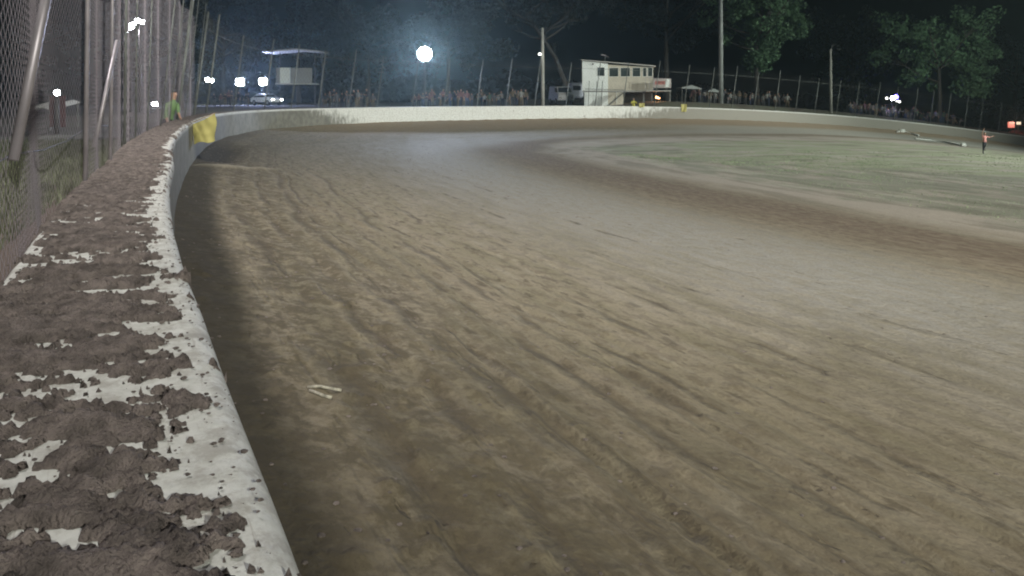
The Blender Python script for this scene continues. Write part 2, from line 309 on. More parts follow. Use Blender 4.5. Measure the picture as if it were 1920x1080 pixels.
# mud lying on the wall top (a real layer that dips under the paint where the top is bare)
mud=mat('wet mud',(.235,.198,.182),rough=.95,nscale=22,namp=.5,bump=1.,bscale=170)
def mudstrip(t0,t1,dt,ns):
    tt=np.arange(t0,t1,dt);sv=-np.linspace(-.004,WW+.03,ns);TT,SS=np.meshgrid(tt,sv,indexing='ij')
    wx,wy=wp(TT,SS);u=-SS/WW
    cl=fbm(wx*6.5,wy*17,5,60)*.52+fbm(wx*26,wy*44,4,61)*.33+fbm(wx*95,wy*120,2,64)*.17      # patches longer across the wall
    bareness=.17*np.exp(-((u-.0)/.16)**2)+.075*ss(.55,.05,u)+.10*ss(.93,1.,u)
    far=ss(20.5,27,TT)
    h=(cl-.460-.016*np.exp(-((TT-22)/2.5)**2)-bareness*(1-.15*far)+.085*far*ss(.12,.4,u))
    h+=.10*np.exp(-((TT-23.4)/.5)**2-((u-.25)/.3)**2)*(cl-.3)*2+.14*np.exp(-((TT-22.6)/.35)**2-((u-.92)/.2)**2)
    lumps=fbm(wx*38,wy*38,4,62)
    zz=np.where(h>0,.006+np.minimum(h*.09,.014)+.006*(lumps-.35)*ss(0,.08,h)+.011*(np.abs(fbm(wx*75,wy*75,2,65)-.5)*2-.2)*ss(0,.04,h)+.007*(vn(wx*160,wy*160,66)-.5)*ss(0,.03,h),h*.35)
    zz=np.clip(zz,-.02,.12)
    drop=ss(.03,0,u)*.03+ss(1.,1.05,u)*.06
    zb=zg(wx);V=np.stack([wx,wy,zb+1.0+zz-drop],-1).reshape(-1,3)
    a,b=TT.shape;I=np.arange(a*b).reshape(a,b);hq=h.ravel()
    Qm=np.stack([I[:-1,:-1],I[1:,:-1],I[1:,1:],I[:-1,1:]],-1).reshape(-1,4)
    return V,Qm[(hq[Qm]>-.03).any(1)]
parts=[];off=0;VV=[];QQ=[]
for a in ((16.3,20.53,.006,95),(20.5,26.05,.011,60),(26,44.1,.035,26),(44,60,.12,12)):
    v,q=mudstrip(*a);VV.append(v);QQ.append(q+off);off+=len(v)
mo=npmesh('mud',np.vstack(VV),np.vstack(QQ),mud);tag(mo,'brown crumbly mud caked over the white wall top','mud',kind='stuff')
# loose clods on the wall and in the lane
cm_=MB();rnd=random.Random(3)
def clodg(p,r):
    vs=[];n=6
    for j,(zz,k) in enumerate(((-.4,.8),(.1,1.),(.42,.72))):
        for i in range(n):
            a=2*math.pi*(i+.5*j)/n;q=k*r*rnd.uniform(.65,1.3);vs.append(p+Vector((q*math.cos(a)*1.25,q*math.sin(a),r*zz*rnd.uniform(.7,1.2))))
    fs=[(j*n+i,j*n+(i+1)%n,(j+1)*n+(i+1)%n,(j+1)*n+i) for j in range(2) for i in range(n)]+[tuple(range(2*n,3*n))]
    cm_.add(vs,fs)
for i in range(3600):
    tt=rnd.uniform(17,26) if i<2800 else rnd.uniform(26,40);so=-WW*min(1,abs(rnd.gauss(.35,.33)))-.012
    a,b=wp(tt,so);clodg(Vector((a,b,1.0+.004+float(zg(np.array([a]))[0]))),abs(rnd.gauss(.0008,.0018))+.0008*(1.8 if tt>26 else 1))
cl=[];
for i in range(1300):
    k=rnd.random();tt=18.5+rnd.random()**1.6*40;so=.08+abs(rnd.gauss(0,1.4)) if k<.72 else rnd.uniform(1,9)
    cl.append((tt,so,rnd.uniform(.004,.013)*(1+.03*(tt-18))))
cl=np.array(cl);cx,cy=wp(cl[:,0],cl[:,1])
from mathutils.bvhtree import BVHTree
_trk=bpy.data.objects['dirt_track'];_bv=BVHTree.FromPolygons([tuple(v.co) for v in _trk.data.vertices],[tuple(p.vertices) for p in _trk.data.polygons])
def gh(x,y):
    h=_bv.ray_cast(Vector((x,y,5)),Vector((0,0,-1)))[0]
    return h.z if h is not None else gz(x,y)
for a,b,r in zip(cx,cy,cl[:,2]): clodg(Vector((a,b,gh(a,b)+r*.1)),r)
tag(cm_.build('mud_clods',mud),'loose lumps of mud scattered on wall top and track','mud',kind='stuff')

# ------------------------------------------------------------------ litter on the track
wh_=mat('dirty white plastic',(.72,.72,.68),.5,nscale=8);wh2=mat('muddy pale plastic',(.36,.34,.28),.6,nscale=30,namp=.5)
def gp(px,py):                        # ground point under a pixel of the photo
    D=1.6
    while D<150:
        p=at(px,py,D)
        if p.z<gz(p.x,p.y): return p
        D*=1.01
    return p
def hose(name,pix,r,label,cat,group=None,m=wh_):
    P=[]
    for a,b in pix:
        p=gp(a,b);P.append(Vector((p.x,p.y,gh(p.x,p.y)+r)))
    o=P[0].copy();return tag(MB().tube([q-o for q in P],r,8).build(name,m,None,True,o),label,cat,group)
hose('strip',[(577,728),(600,735),(640,742)],.009,'thin pale strip lying upper of two in the muddy lane','litter','pale strips dropped on the dirt',wh2)
hose('strip',[(580,737),(606,743),(622,749)],.010,'thin pale strip lying lower of two in the muddy lane','litter','pale strips dropped on the dirt',wh2)
hose('marker_pipe',[(1682,249),(1692,248),(1715,254),(1722,257)],.10,'short bent white pipe lying by the far right wall','pipe','white pipes lying on the inner edge')
hose('marker_pipe',[(1716,262),(1745,265),(1775,269),(1806,275)],.09,'long straight white pipe lying left of the infield marshal','pipe','white pipes lying on the inner edge')
for q in (1692,1806):
    p=gp(q,249 if q<1700 else 275);tag(MB().box((0,0,.17),(.5,.3,.34),bev=.06).build('marker_block',wh_,loc=(p.x,p.y,gz(p.x,p.y))),'white block at the '+('left end of the short bent' if q<1700 else 'right end of the long straight')+' white pipe','marker','white blocks on the inner edge')

# ------------------------------------------------------------------ catch fences
galv=mat('galvanised steel',(.42,.39,.42),.5,.5,nscale=6,namp=.2)
galvd=mat('dull dark steel',(.17,.18,.17),.6,.3,nscale=3,namp=.3)
wire=mat('galvanised wire',(.44,.40,.45),.5,.4);wired=mat('weathered wire',(.10,.10,.10),.6,.3)
def chain(t0,t1,cell,rad,z0,z1,so,lean=0.):
    nx=int((t1-t0)/(cell/2));nz=int((z1-z0)/(cell/2));k=np.arange(nx)[:,None];j=np.arange(nz+1)[None,:]
    tt=t0+(k+((j+k)%2))*cell/2;tt=tt+.004*np.sin(j*.7+k)*(cell<.1)
    bulge=.05*np.sin(k*cell*1.1)+.06*np.exp(-((j*cell/2)/.5)**2)*np.sin(k*cell*2.3)
    X,Y=wp(tt,so+bulge*(cell<.2));zb=zg(X);Zr=z0+j*cell/2+0*k;Z=zb+Zr;X=X+lean*(Zr-1.)
    P=np.stack([X,Y,Z],-1);offs=np.array([(rad,0,0),(-rad*.5,rad*.87,0),(-rad*.5,-rad*.87,0)])
    V=(P[:,:,None,:]+offs).reshape(-1,3);I=np.arange(nx*(nz+1)*3).reshape(nx,nz+1,3)
    Fs=np.stack([np.stack([I[:,:-1,a],I[:,:-1,(a+1)%3],I[:,1:,(a+1)%3],I[:,1:,a]],-1) for a in range(3)],2).reshape(-1,4)
    return V,Fs
tcam=float(T[np.argmin(np.hypot(W[:,0]-.23,W[:,1]))])
def tY(D): return float(np.interp(D,W[:60,1],T[:60]))
nf=empty('catch_fence',(*wp(19,-WW),0),'tall chain link fence on steel posts along near left wall','fence')
nfi=Matrix.Translation(-nf.location)
def fpart(name,v,f,m):
    v=v-np.array(nf.location);return npmesh(name,v,f,m,nf)
def post(base,top,r,par,loc,name='post',m=None): return MB().tube([Vector(base)-loc,Vector(top)-loc],r,8).build(name,m or galv,par,True)
TE=44.
fpart('wire_mesh',*chain(17.2,27,.062,.001,.35,4.6,-WW-.07),wire)
fpart('wire_mesh',*chain(27,TE,.16,.0028,.2,4.6,-WW-.07),wire)
_tq=np.arange(17.5,34,.02);_bx,_by=wp(_tq,-WW);_bp=960+F*_bx/_by
tps=[18.55]+[float(_tq[np.argmin(np.abs(_bp-q))]) for q in (157,205,232,253)]+[30.6,32.9,35.2,37.4,39.8,42.2]
for i,tt in enumerate(tps):
    x0,y0=wp(tt,-WW+.0);lean=0.015 if i<5 else .04 if i<6 else .13
    if i==0: x0,y0=wp(tt,-WW-.06)
    post((x0,y0,.3),(x0+lean*4,y0,4.75),.0155 if i<4 else .012,nf,nf.location,'post',galv if i<3 else galvd)  # later posts take darker steel to imitate the veil of mesh over them
# braces and sagging cables
for a,b in (((25,300,2.3),(92,-30,2.5)),((176,275,5.6),(208,130,5.9)),):
    p,q=at(*a),at(*b);post(p,q+(q-p)*.4,.017,nf,nf.location,'brace')
cb=[]
for k in range(30):
    tt=17.2+k*.9;X0,Y0=wp(tt,-WW-.04);cb.append(Vector((X0,Y0,2.55+.10*math.cos(k*.9)+.02*k)) - nf.location)
MB().tube(cb,.006,5).build('cable',mat('dark cable',(.03,.03,.035),.6),nf,True)
cb=[]
for k in range(30):
    tt=17.2+k*.9;X0,Y0=wp(tt,-WW-.06);cb.append(Vector((X0,Y0,1.33+.03*math.cos(k*1.7)))-nf.location)
MB().tube(cb,.004,5).build('cable',wired,nf,True)

ff=empty('catch_fence',(*wp(80,-WW),0),'far catch fence with leaning posts round the outside of the turn','fence')
def fpart2(name,v,f,m): return npmesh(name,v-np.array(ff.location),f,m,ff)
fpart2('wire_mesh',*chain(TE,150,.30,.0035,1.0,4.6,-WW-.05,.12),wired)
for px,D in ((370,27),(393,30),(412,33),(457,36),(513,39),(560,42),(607,44),(664,46),(716,49),(778,51),(839,52.5),(900,54),(957,55),(1010,56.5),(1062,58),(1118,59.5),(1170,61),(1232,62.5),(1285,64),(1335,65),(1377,66.5),(1420,68),(1458,69.5),(1497,71),(1535,72),(1576,73.3),(1612,75),(1648,76),(1684,77),(1720,77.5),(1752,78),(1784,78.5),(1814,79),(1845,79.5),(1878,80),(1910,80)):
    # stand each post just behind the wall along its sight line
    dx=(px-960)/F;best=min(np.arange(60,len(W)),key=lambda i:abs(W[i,0]-dx*W[i,1]));ti=T[best];a,b=wp(ti,-WW-.05);zb=float(zg(np.array([a]))[0])
    hh=random.uniform(3.5,4.0);post((a,b,zb+.3),(a+.16*hh,b,zb+1+hh),.034,ff,ff.location,'post',galvd)
cb=[]
for tt in np.arange(TE,150,2.): X0,Y0=wp(tt,-WW-.05);cb.append(Vector((X0+.14*3,Y0,float(zg(np.array([X0]))[0])+4.1))-ff.location)
MB().tube(cb,.012,5).build('cable',galvd,ff,True)

# ------------------------------------------------------------------ poles
conc=mat('pale concrete pole',(.40,.39,.35),.8,nscale=2,namp=.2)
def pole(px,ptop,D,r,label,name='utility_pole',m=conc,cap=None):
    b=at(px,200,D);z0=gz(b.x,b.y);top=at(px,ptop,D).z
    o=empty(name,(b.x,b.y,z0),label,'pole')
    MB().tube([(0,0,-.3),(-.02,0,(top-z0)*.5),(-.05,0,top-z0)],[r*1.1,r,r*.75],12).build('shaft',m,o,True)
    return o,top-z0
p1,h1=pole(1018,52,62,.15,'thick pale concrete pole with a small lamp left of the white tower')
em=lambda n,c,s:mat(n,(.05,.05,.05),.5,emit=c,es=s)
Lw=em('lamp glass cool white',(.92,.95,1.),90);Ls=em('small lamp glass',(.95,.95,.85),5);Lb=em('blue lamp glass',(.12,.1,1.),22);Lo=em('warm lamp glass',(1.,.5,.2),9);Lr=em('red lit panel',(1.,.25,.18),.9)
black=mat('black metal',(.02,.02,.022),.5)
MB().tube([(0,-.1,h1*.66),(-.3,-.3,h1*.68)],.02,6).build('lamp_arm',black,p1)
MB().tube([(-.3,-.3,h1*.68),(-.3,-.3,h1*.68-.18)],[.12,.16],10).build('lamp',Ls,p1)
pole(1352,-60,68,.21,'tallest grey pole rising out of frame right of the white tower',m=mat('grey pole',(.22,.24,.23),.7,nscale=2))
p3,h3=pole(1558,92,74,.15,'slim bright pole with a curved lamp arm at its top')
MB().tube([(0,0,h3-.2),(.15,0,h3+.35),(.5,0,h3+.6),(.8,0,h3+.35),(.82,0,h3+.05)],.035,6).build('lamp_arm',galvd,p3,True)
MB().box((.82,0,h3-.05),(.22,.5,.12),bev=.03).build('lamp',black,p3)

# ------------------------------------------------------------------ floodlight masts
steel=mat('mast steel',(.07,.07,.07),.6,.3)
def light(kind,loc,power,col=(1,1,1),target=None,angle=110,rad=.3,blend=.6):
    l=bpy.data.lights.new('floodlight_beam',kind);l.energy=power;l.color=col
    if kind!='SUN': l.shadow_soft_size=rad
    o=bpy.data.objects.new('floodlight_beam',l);C.objects.link(o);o.location=loc
    if kind=='SPOT': l.spot_size=math.radians(angle);l.spot_blend=blend
    if target is not None: o.rotation_euler=(Vector(target)-Vector(loc)).to_track_quat('-Z','Y').to_euler()
    return o
def mast(loc,heads,target,label,size=.5,glass=None,name='floodlight_mast',group=None,pole_r=.1,cat='floodlight'):
    loc=Vector(loc);z0=gz(loc.x,loc.y);o=empty(name,(loc.x,loc.y,z0),label,cat,group);hz=loc.z-z0
    MB().tube([(0,0,-.3),(0,0,hz+.1)],[pole_r*1.2,pole_r*.8],10).build('shaft',steel,o,True)
    d=Vector(target)-loc;d.normalize();R=d.to_track_quat('Y','Z').to_matrix();fr=R@Vector((1,0,0))
    wd=max(abs(h[0]) for h in heads)+size*.5
    mb=MB();
    for zr in sorted({h[1] for h in heads}): mb.tube([fr*(-wd)+Vector((0,0,hz+zr)),fr*wd+Vector((0,0,hz+zr))],.03,6)
    mb.build('crossarm',steel,o)
    for hx,hzz in heads:
        c=fr*hx+Vector((0,0,hz+hzz))+d*.12
        n=14;ring=lambda r,yy:[c+R@Vector((r*math.cos(a),yy,r*math.sin(a))) for a in [2*math.pi*k/n for k in range(n)]]
        m=MB();vs=ring(size*.18,-size*.35)+ring(size*.5,.0)+ring(size*.5,.04);m.add(vs,[(j*n+k,j*n+(k+1)%n,(j+1)*n+(k+1)%n,(j+1)*n+k) for j in range(2) for k in range(n)]+[tuple(range(n))])
        hd=m.build('lamp_head',black,o)
        l=MB();vs=ring(size*.47,.02)+ring(size*.3,.05)+ring(.01,.06);l.add(vs,[(j*n+k,j*n+(k+1)%n,(j+1)*n+(k+1)%n,(j+1)*n+k) for j in range(2) for k in range(n)]);l.build('lens',glass or Lw,hd,True)
    return o
cam0=(0,0,1.5)
pA=at(796,101,63);mast(pA,[(0,0)]+[(.40*math.cos(k*math.pi/4+.2),.40*math.sin(k*math.pi/4+.2)) for k in range(8)],cam0,'brightest floodlight cluster standing alone above the middle of the far wall',.6)
pB=at(450,154,88);mast(pB,[(-.22,.2),(.22,.2),(-.22,-.2),(.22,-.2)],cam0,'bright low floodlight left of the lamp beside the white boards',.62)
pC=at(493,153,88);mast(pC,[(-.2,.2),(.2,.2),(-.2,-.2),(.2,-.2)],cam0,'bright low floodlight just left of the white boards',.6)
pD=at(393,151,92);mast(pD,[(-.25,0),(.25,.1)],cam0,'smaller oval floodlight above the yellow flag',.62)
pE=at(263,41,45);mast(pE,[(-.14,0),(.15,.08)],cam0,'tilted twin lamp upper right of the cluster seen through near fence',.32)
pF=at(244,50,46);mast(pF,[(-.22,.2),(-.12,-.02),(.0,.12),(.06,-.12),(.18,-.26)],cam0,'cluster of five small lamps high behind the near fence',.26)
pG=at(107,174,30);mast(pG,[(0,0)],cam0,'single round lamp low at the far left behind the wire mesh',.26)
pH=at(291,196,60);mast(pH,[(-.1,0),(.12,.06)],cam0,'low oval lamp left of the marshal in the green vest',.34,pole_r=.04)
pI=at(318,197,75);mast(pI,[(0,0)],cam0,'tiny lamp just above the marshal in the green vest',.34,pole_r=.04)
pJ=at(335,193,75);mast(pJ,[(-.1,-.08),(.14,.12)],cam0,'slanted low lamp right of the marshal in the green vest',.42,pole_r=.04)

exec_lights=[]
# lamps seen in the picture really give light
cool=(.86,.92,1.)
def beam(p,w_,c,rad): light('SPOT',p+(Vector(cam0)-p).normalized()*.5,w_,c,cam0,160,rad,1.)
beam(pA,18000,(.66,.76,1.),.5)
beam(pB,5200,(.42,.5,1.),.4);beam(pC,4800,(.42,.5,1.),.4)
beam(pD,900,cool,.3)
beam(pF,1100,(1,.9,1),.3);beam(pG,160,(.95,1,.95),.12)
# the rest of the track's ring of floodlight masts, beside and behind the camera
M1=Vector((-9.2,5.0,12.5));M2=Vector((20,-26,17));M3=Vector((62,30,15));M4=Vector((-18,-6,14))
six=[(-.9,0),(-.3,0),(.3,0),(.9,0),(-.6,.6),(.6,.6)]
mast(M1,six[:4],(0,14,0),'near floodlight mast outside the left wall, out of frame',.5,group='track floodlight masts beyond the frame',pole_r=.14)
mast(M2,six,(-2,30,0),'floodlight mast behind the camera in the infield, out of frame',.5,group='track floodlight masts beyond the frame',pole_r=.14)
mast(M3,six,(0,45,0),'floodlight mast beyond the infield to the right, out of frame',.5,group='track floodlight masts beyond the frame',pole_r=.14)
def spot(p,tg,pw,col,ang,rad=.5):
    d=(Vector(tg)-p).normalized();light('SPOT',p+d*.45,pw,col,tg,ang,rad,1.)
spot(M1,(-5,9,0),6400,(1.,.94,.90),112,1.1)
spot(M2,(3.5,29,-1),128000,(1.,.985,.87),52,.5)
spot(M3,(8,50,0),105000,(.95,1.,.93),80)
spot(M2,(2,54,1),2500,(.86,1.,.95),22)
M5=Vector((60,44,13));mast(M5,six,(34,80,4),'floodlight mast in the infield to the right, added out of frame to light the far bank',.5,group='track floodlight masts beyond the frame',pole_r=.14)  # unseen mast, added to light the right wall, crowd and tree crowns
spot(M5,(36,74,0),34000,(.9,1.,.9),75)
spot(M5,(63,100,8),30000,(.85,1.,.88),34)

# ------------------------------------------------------------------ timing tower
def tower():
    D=66.;o_=at(1140,200,D);u=D/F                                # metres per photo pixel
    z0=gz(o_.x,o_.y+2)-.1;o=empty('control_tower',(o_.x,o_.y,z0),'white two storey control tower with a row of windows and a balcony','building',rz=-.15)
    Z=lambda py:(at(0,py,D).z-z0);Xp=lambda px:(px-1140)*u
    cream=mat('cream cladding',(.60,.56,.46),.8,nscale=1.2,namp=.12);wht=mat('white painted sheet',(.88,.93,.90),.7,nscale=1.5,namp=.06)
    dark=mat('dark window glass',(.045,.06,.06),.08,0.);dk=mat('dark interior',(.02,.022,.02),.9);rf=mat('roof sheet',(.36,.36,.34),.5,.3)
    xl,xm,xr=Xp(1092),0.,Xp(1223);zt0,zt1,zt2=Z(113),Z(119),Z(127);zf=Z(170);ztr=Z(126)
    # left block (bright) and main block, upper floor: built from pieces round real window openings
    def wallband(name,x0,x1,za,zb0,zb1,holes,m,y0=0.,th=.12):
        mb=MB();hs=sorted(holes);xs=[x0]
        top=lambda X:zb0+(zb1-zb0)*(X-x0)/(x1-x0)
        c=x0
        for (a,b,lo,hi) in hs:
            mb.prism([(c,za),(a,za),(a,top(a)),(c,top(c))],y0,y0+th)
            mb.prism([(a,za),(b,za),(b,lo),(a,lo)],y0,y0+th);mb.prism([(a,hi),(b,hi),(b,top(b)),(a,top(a))],y0,y0+th);c=b
        mb.prism([(c,za),(x1,za),(x1,zb1),(c,top(c))],y0,y0+th);return mb.build(name,m,o)
    def window(a,b,lo,hi,y0=0.,mull=0):
        f=MB();w=.03
        for (c,d) in (((a+b)/2,lo+w/2),((a+b)/2,hi-w/2)): f.box((c,y0+.02,d),(b-a,.10,w))
        for c in (a+w/2,b-w/2): f.box((c,y0+.02,(lo+hi)/2),(w,.10,hi-lo-2*w))
        if mull: f.box(((a+b)/2,y0+.02,(lo+hi)/2),(.035,.08,hi-lo-2*w))
        fr=f.build('window',wht,o);MB().box(((a+b)/2,y0+.07,(lo+hi)/2),(b-a-2*w,.015,hi-lo-2*w)).build('pane',dark,fr)
    a1=(Xp(1120),Xp(1134),Z(143),Z(126));wallband('wall',xl,xm,zf,zt0,zt1,[a1],wht,-.05);window(*a1,-.05)
    ws=[(Xp(1142),Xp(1159.5)),(Xp(1163),Xp(1181)),(Xp(1185),Xp(1200)),(Xp(1204),Xp(1211)),(Xp(1213),Xp(1222))]
    holes=[(a,b,Z(144),Z(127)) for a,b in ws];wallband('wall',xm,xr,zf,zt1-.12,ztr-.05,holes,cream)
    for h in holes: window(*h)
    MB().prism([(xl-.02,zf),(xl-.02,zt0),(xl+.1,zt0),(xl+.1,zf)],.07,4.2).build('wall',wht,o)
    MB().prism([(xr-.1,zf),(xr-.1,ztr-.1),(xr,ztr-.1),(xr,zf)],.12,4.2).build('wall',cream,o)
    MB().box(((xl+xr)/2,4.2,(zf+zt2)/2),(xr-xl,.12,zt2-zf)).build('wall',cream,o)
    MB().prism([(xl-.12,zt0),(xl-.12,zt0+.1),(xr+.25,ztr+.12),(xr+.25,ztr-.0)],-.28,4.5).build('roof',rf,o)
    MB().box(((xl+xr)/2,2.1,zf-.06),(xr-xl-.05,4.3,.14)).build('floor_slab',rf,o)
    # ground floor
    wallband('wall',xl+.2,xm,-.3,zf-.14,zf-.14,[],wht,0.)
    wallband('wall',xm,Xp(1167),-.3,zf-.14,zf-.14,[],cream,.03)
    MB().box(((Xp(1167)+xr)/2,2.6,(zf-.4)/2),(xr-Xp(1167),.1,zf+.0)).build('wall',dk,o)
    MB().box((xl+.26,2.1,(zf-.4)/2),(.1,4.,zf+.0)).build('wall',wht,o)
    MB().box((Xp(1167)+.03,1.4,(zf-.4)/2),(.08,2.6,zf)).build('wall',cream,o)
    MB().box((Xp(1156),-.02,(zf)/2+.1),(.05,.05,zf-.2)).build('corner_strip',wht,o)
    for px in (1206,1221,1254): MB().box((Xp(px),.3,(zf-.3)/2),(.12,.12,zf+.1)).build('support_post',galvd,o)
    # balcony with its painted board, floor and rail
    bx0,bx1=Xp(1208),Xp(1254)
    MB().box(((bx0+bx1)/2,-.2,zf-.04),(bx1-bx0,1.6,.1)).build('balcony_floor',rf,o)
    bd=MB().box(((Xp(1222)+bx1)/2,-1.02,Z(157)),(bx1-Xp(1222),.05,Z(149)-Z(166)),bev=.01).build('balcony_board',mat('faded banner',(.48,.44,.42),.7,nscale=2,namp=.3),o)
    MB().box((Xp(1234),-1.06,Z(156)),(.95,.02,.34)).build('red_panel',mat('faded red paint',(.42,.16,.14),.7,nscale=5,namp=.5),bd)
    MB().add and MB().prism([(Xp(1243),Z(164)),(Xp(1250),Z(164)),(Xp(1251.5),Z(149.5)),(Xp(1246),Z(149.5))],-1.07,-1.05).build('white_panel',wht,bd)
    rl=MB();rl.tube([(bx0,-.95,Z(146)),(bx1,-.95,Z(149))],.025,6)
    for px in (1208,1215,1222): rl.tube([(Xp(px),-.95,zf),(Xp(px),-.95,Z(147))],.02,6)
    rl.build('handrail',galv,o)
    stp=MB();a,b=Vector((Xp(1140),-.9,0)),Vector((Xp(1172),-.9,zf-.05))
    for yy in (-.55,-1.25): stp.tube([Vector((a.x,yy,0)),Vector((b.x,yy,b.z))],.035,6)
    for k in range(11):
        q=a.lerp(b,(k+.5)/11);stp.box(q,(.25,.7,.03))
    stp.build('staircase',galvd,o)
    fr=MB();
    for px in (1104,1118,1128): fr.tube([(Xp(px),-1.2,0),(Xp(px)+.1,-1.2,Z(152))],.03,6)
    fr.tube([(Xp(1098),-1.2,Z(167)),(Xp(1170),-1.2,Z(169))],.03,6);fr.build('scaffold_rail',galvd,o)
    w_=MB().tube([(Xp(1134),1.,zt1-.1),(Xp(1134),1.,Z(105))],.03,6).build('antenna',galvd,o)
    MB().tube([(Xp(1128),1,Z(101)),(Xp(1142),1,Z(106))],.035,6).box((Xp(1131),1,Z(102)),(.45,.2,.05)).build('antenna_bar',galv,w_)
    MB().box((Xp(1112),-.15,Z(120)),(.16,.14,.12),bev=.02).build('camera_box',black,o)
    lp=MB().tube([(Xp(1228),.6,Z(182)),(Xp(1236),.6,Z(184.5))],[.11,.06],8).build('lamp',Lo,o)
    lo=light('POINT',Vector(o.location)+Vector((Xp(1231),.3,Z(183))),45,(1,.45,.2),rad=.1)
    return o
tower()

# ------------------------------------------------------------------ boards, stand roof and small structures behind the turn
def viewing_stand():
    D=82.;u=D/F;o_=at(550,200,D);z0=gz(o_.x,o_.y);o=empty('viewing_stand',(o_.x,o_.y,z0),'raised viewing stand with flat roof edge above two pale boards','building')
    Z=lambda py:at(0,py,D).z-z0;Xp=lambda px:(px-550)*u
    wb=mat('white sign board',(.85,.90,.86),.6,nscale=1,namp=.05);gb=mat('grey sign board',(.30,.31,.31),.6,nscale=.8,namp=.15)
    rm=mat('corrugated roof edge',(.62,.62,.58),.4,.3)
    MB().prism([(Xp(495),Z(99)),(Xp(557),Z(94)),(Xp(557),Z(91.5)),(Xp(495),Z(96.5))],-.6,3).prism([(Xp(557),Z(94)),(Xp(603),Z(98)),(Xp(603),Z(96)),(Xp(557),Z(91.5))],-.6,3).build('roof',rm,o)
    MB().box((Xp(536),-.3,Z(141.5)),(Xp(546)-Xp(527),.08,Z(127)-Z(156))).build('sign_board',wb,o)
    MB().box((Xp(523),-.25,Z(141.5)),(Xp(526.6)-Xp(519),.08,Z(128)-Z(156))).build('sign_board',gb,o)
    MB().box((Xp(566.4),-.27,Z(141.5)),(Xp(586.5)-Xp(546.3),.08,Z(128)-Z(156))).build('sign_board',gb,o)
    MB().box((Xp(552),1.2,Z(157)),(Xp(588)-Xp(518),2.8,.15)).build('floor_slab',rm,o)
    for px in (500,520,552,586,600): MB().tube([(Xp(px),.2 if px%2 else 1,0),(Xp(px),.2 if px%2 else 1,Z(97))],.06,8).build('support_post',steel,o)
viewing_stand()
def canopy_frame(px0,px1,pt,D,label):
    u=D/F;o_=at((px0+px1)/2,200,D);z0=gz(o_.x,o_.y);hz=at(0,pt,D).z-z0;w_=(px1-px0)*u
    o=empty('gazebo',(o_.x,o_.y,z0),label,'gazebo')
    MB().prism([(-w_/2,hz),(w_/2,hz-.1),(w_/2,hz+.0),(0,hz+.35),(-w_/2,hz+.1)],-1.2,1.2).build('canopy',mat('grey canopy cloth',(.30,.33,.32),.8),o)
    for a in (-1,1):
        for b in (-1,1): MB().tube([(a*w_*.47,b*1.1,0),(a*w_*.47,b*1.1,hz)],.03,6).build('leg',galvd,o)
canopy_frame(1273,1310,166,74,'small grey gazebo right of the tower balcony')
canopy_frame(1322,1345,172,76,'narrow grey gazebo just left of the tallest pole')

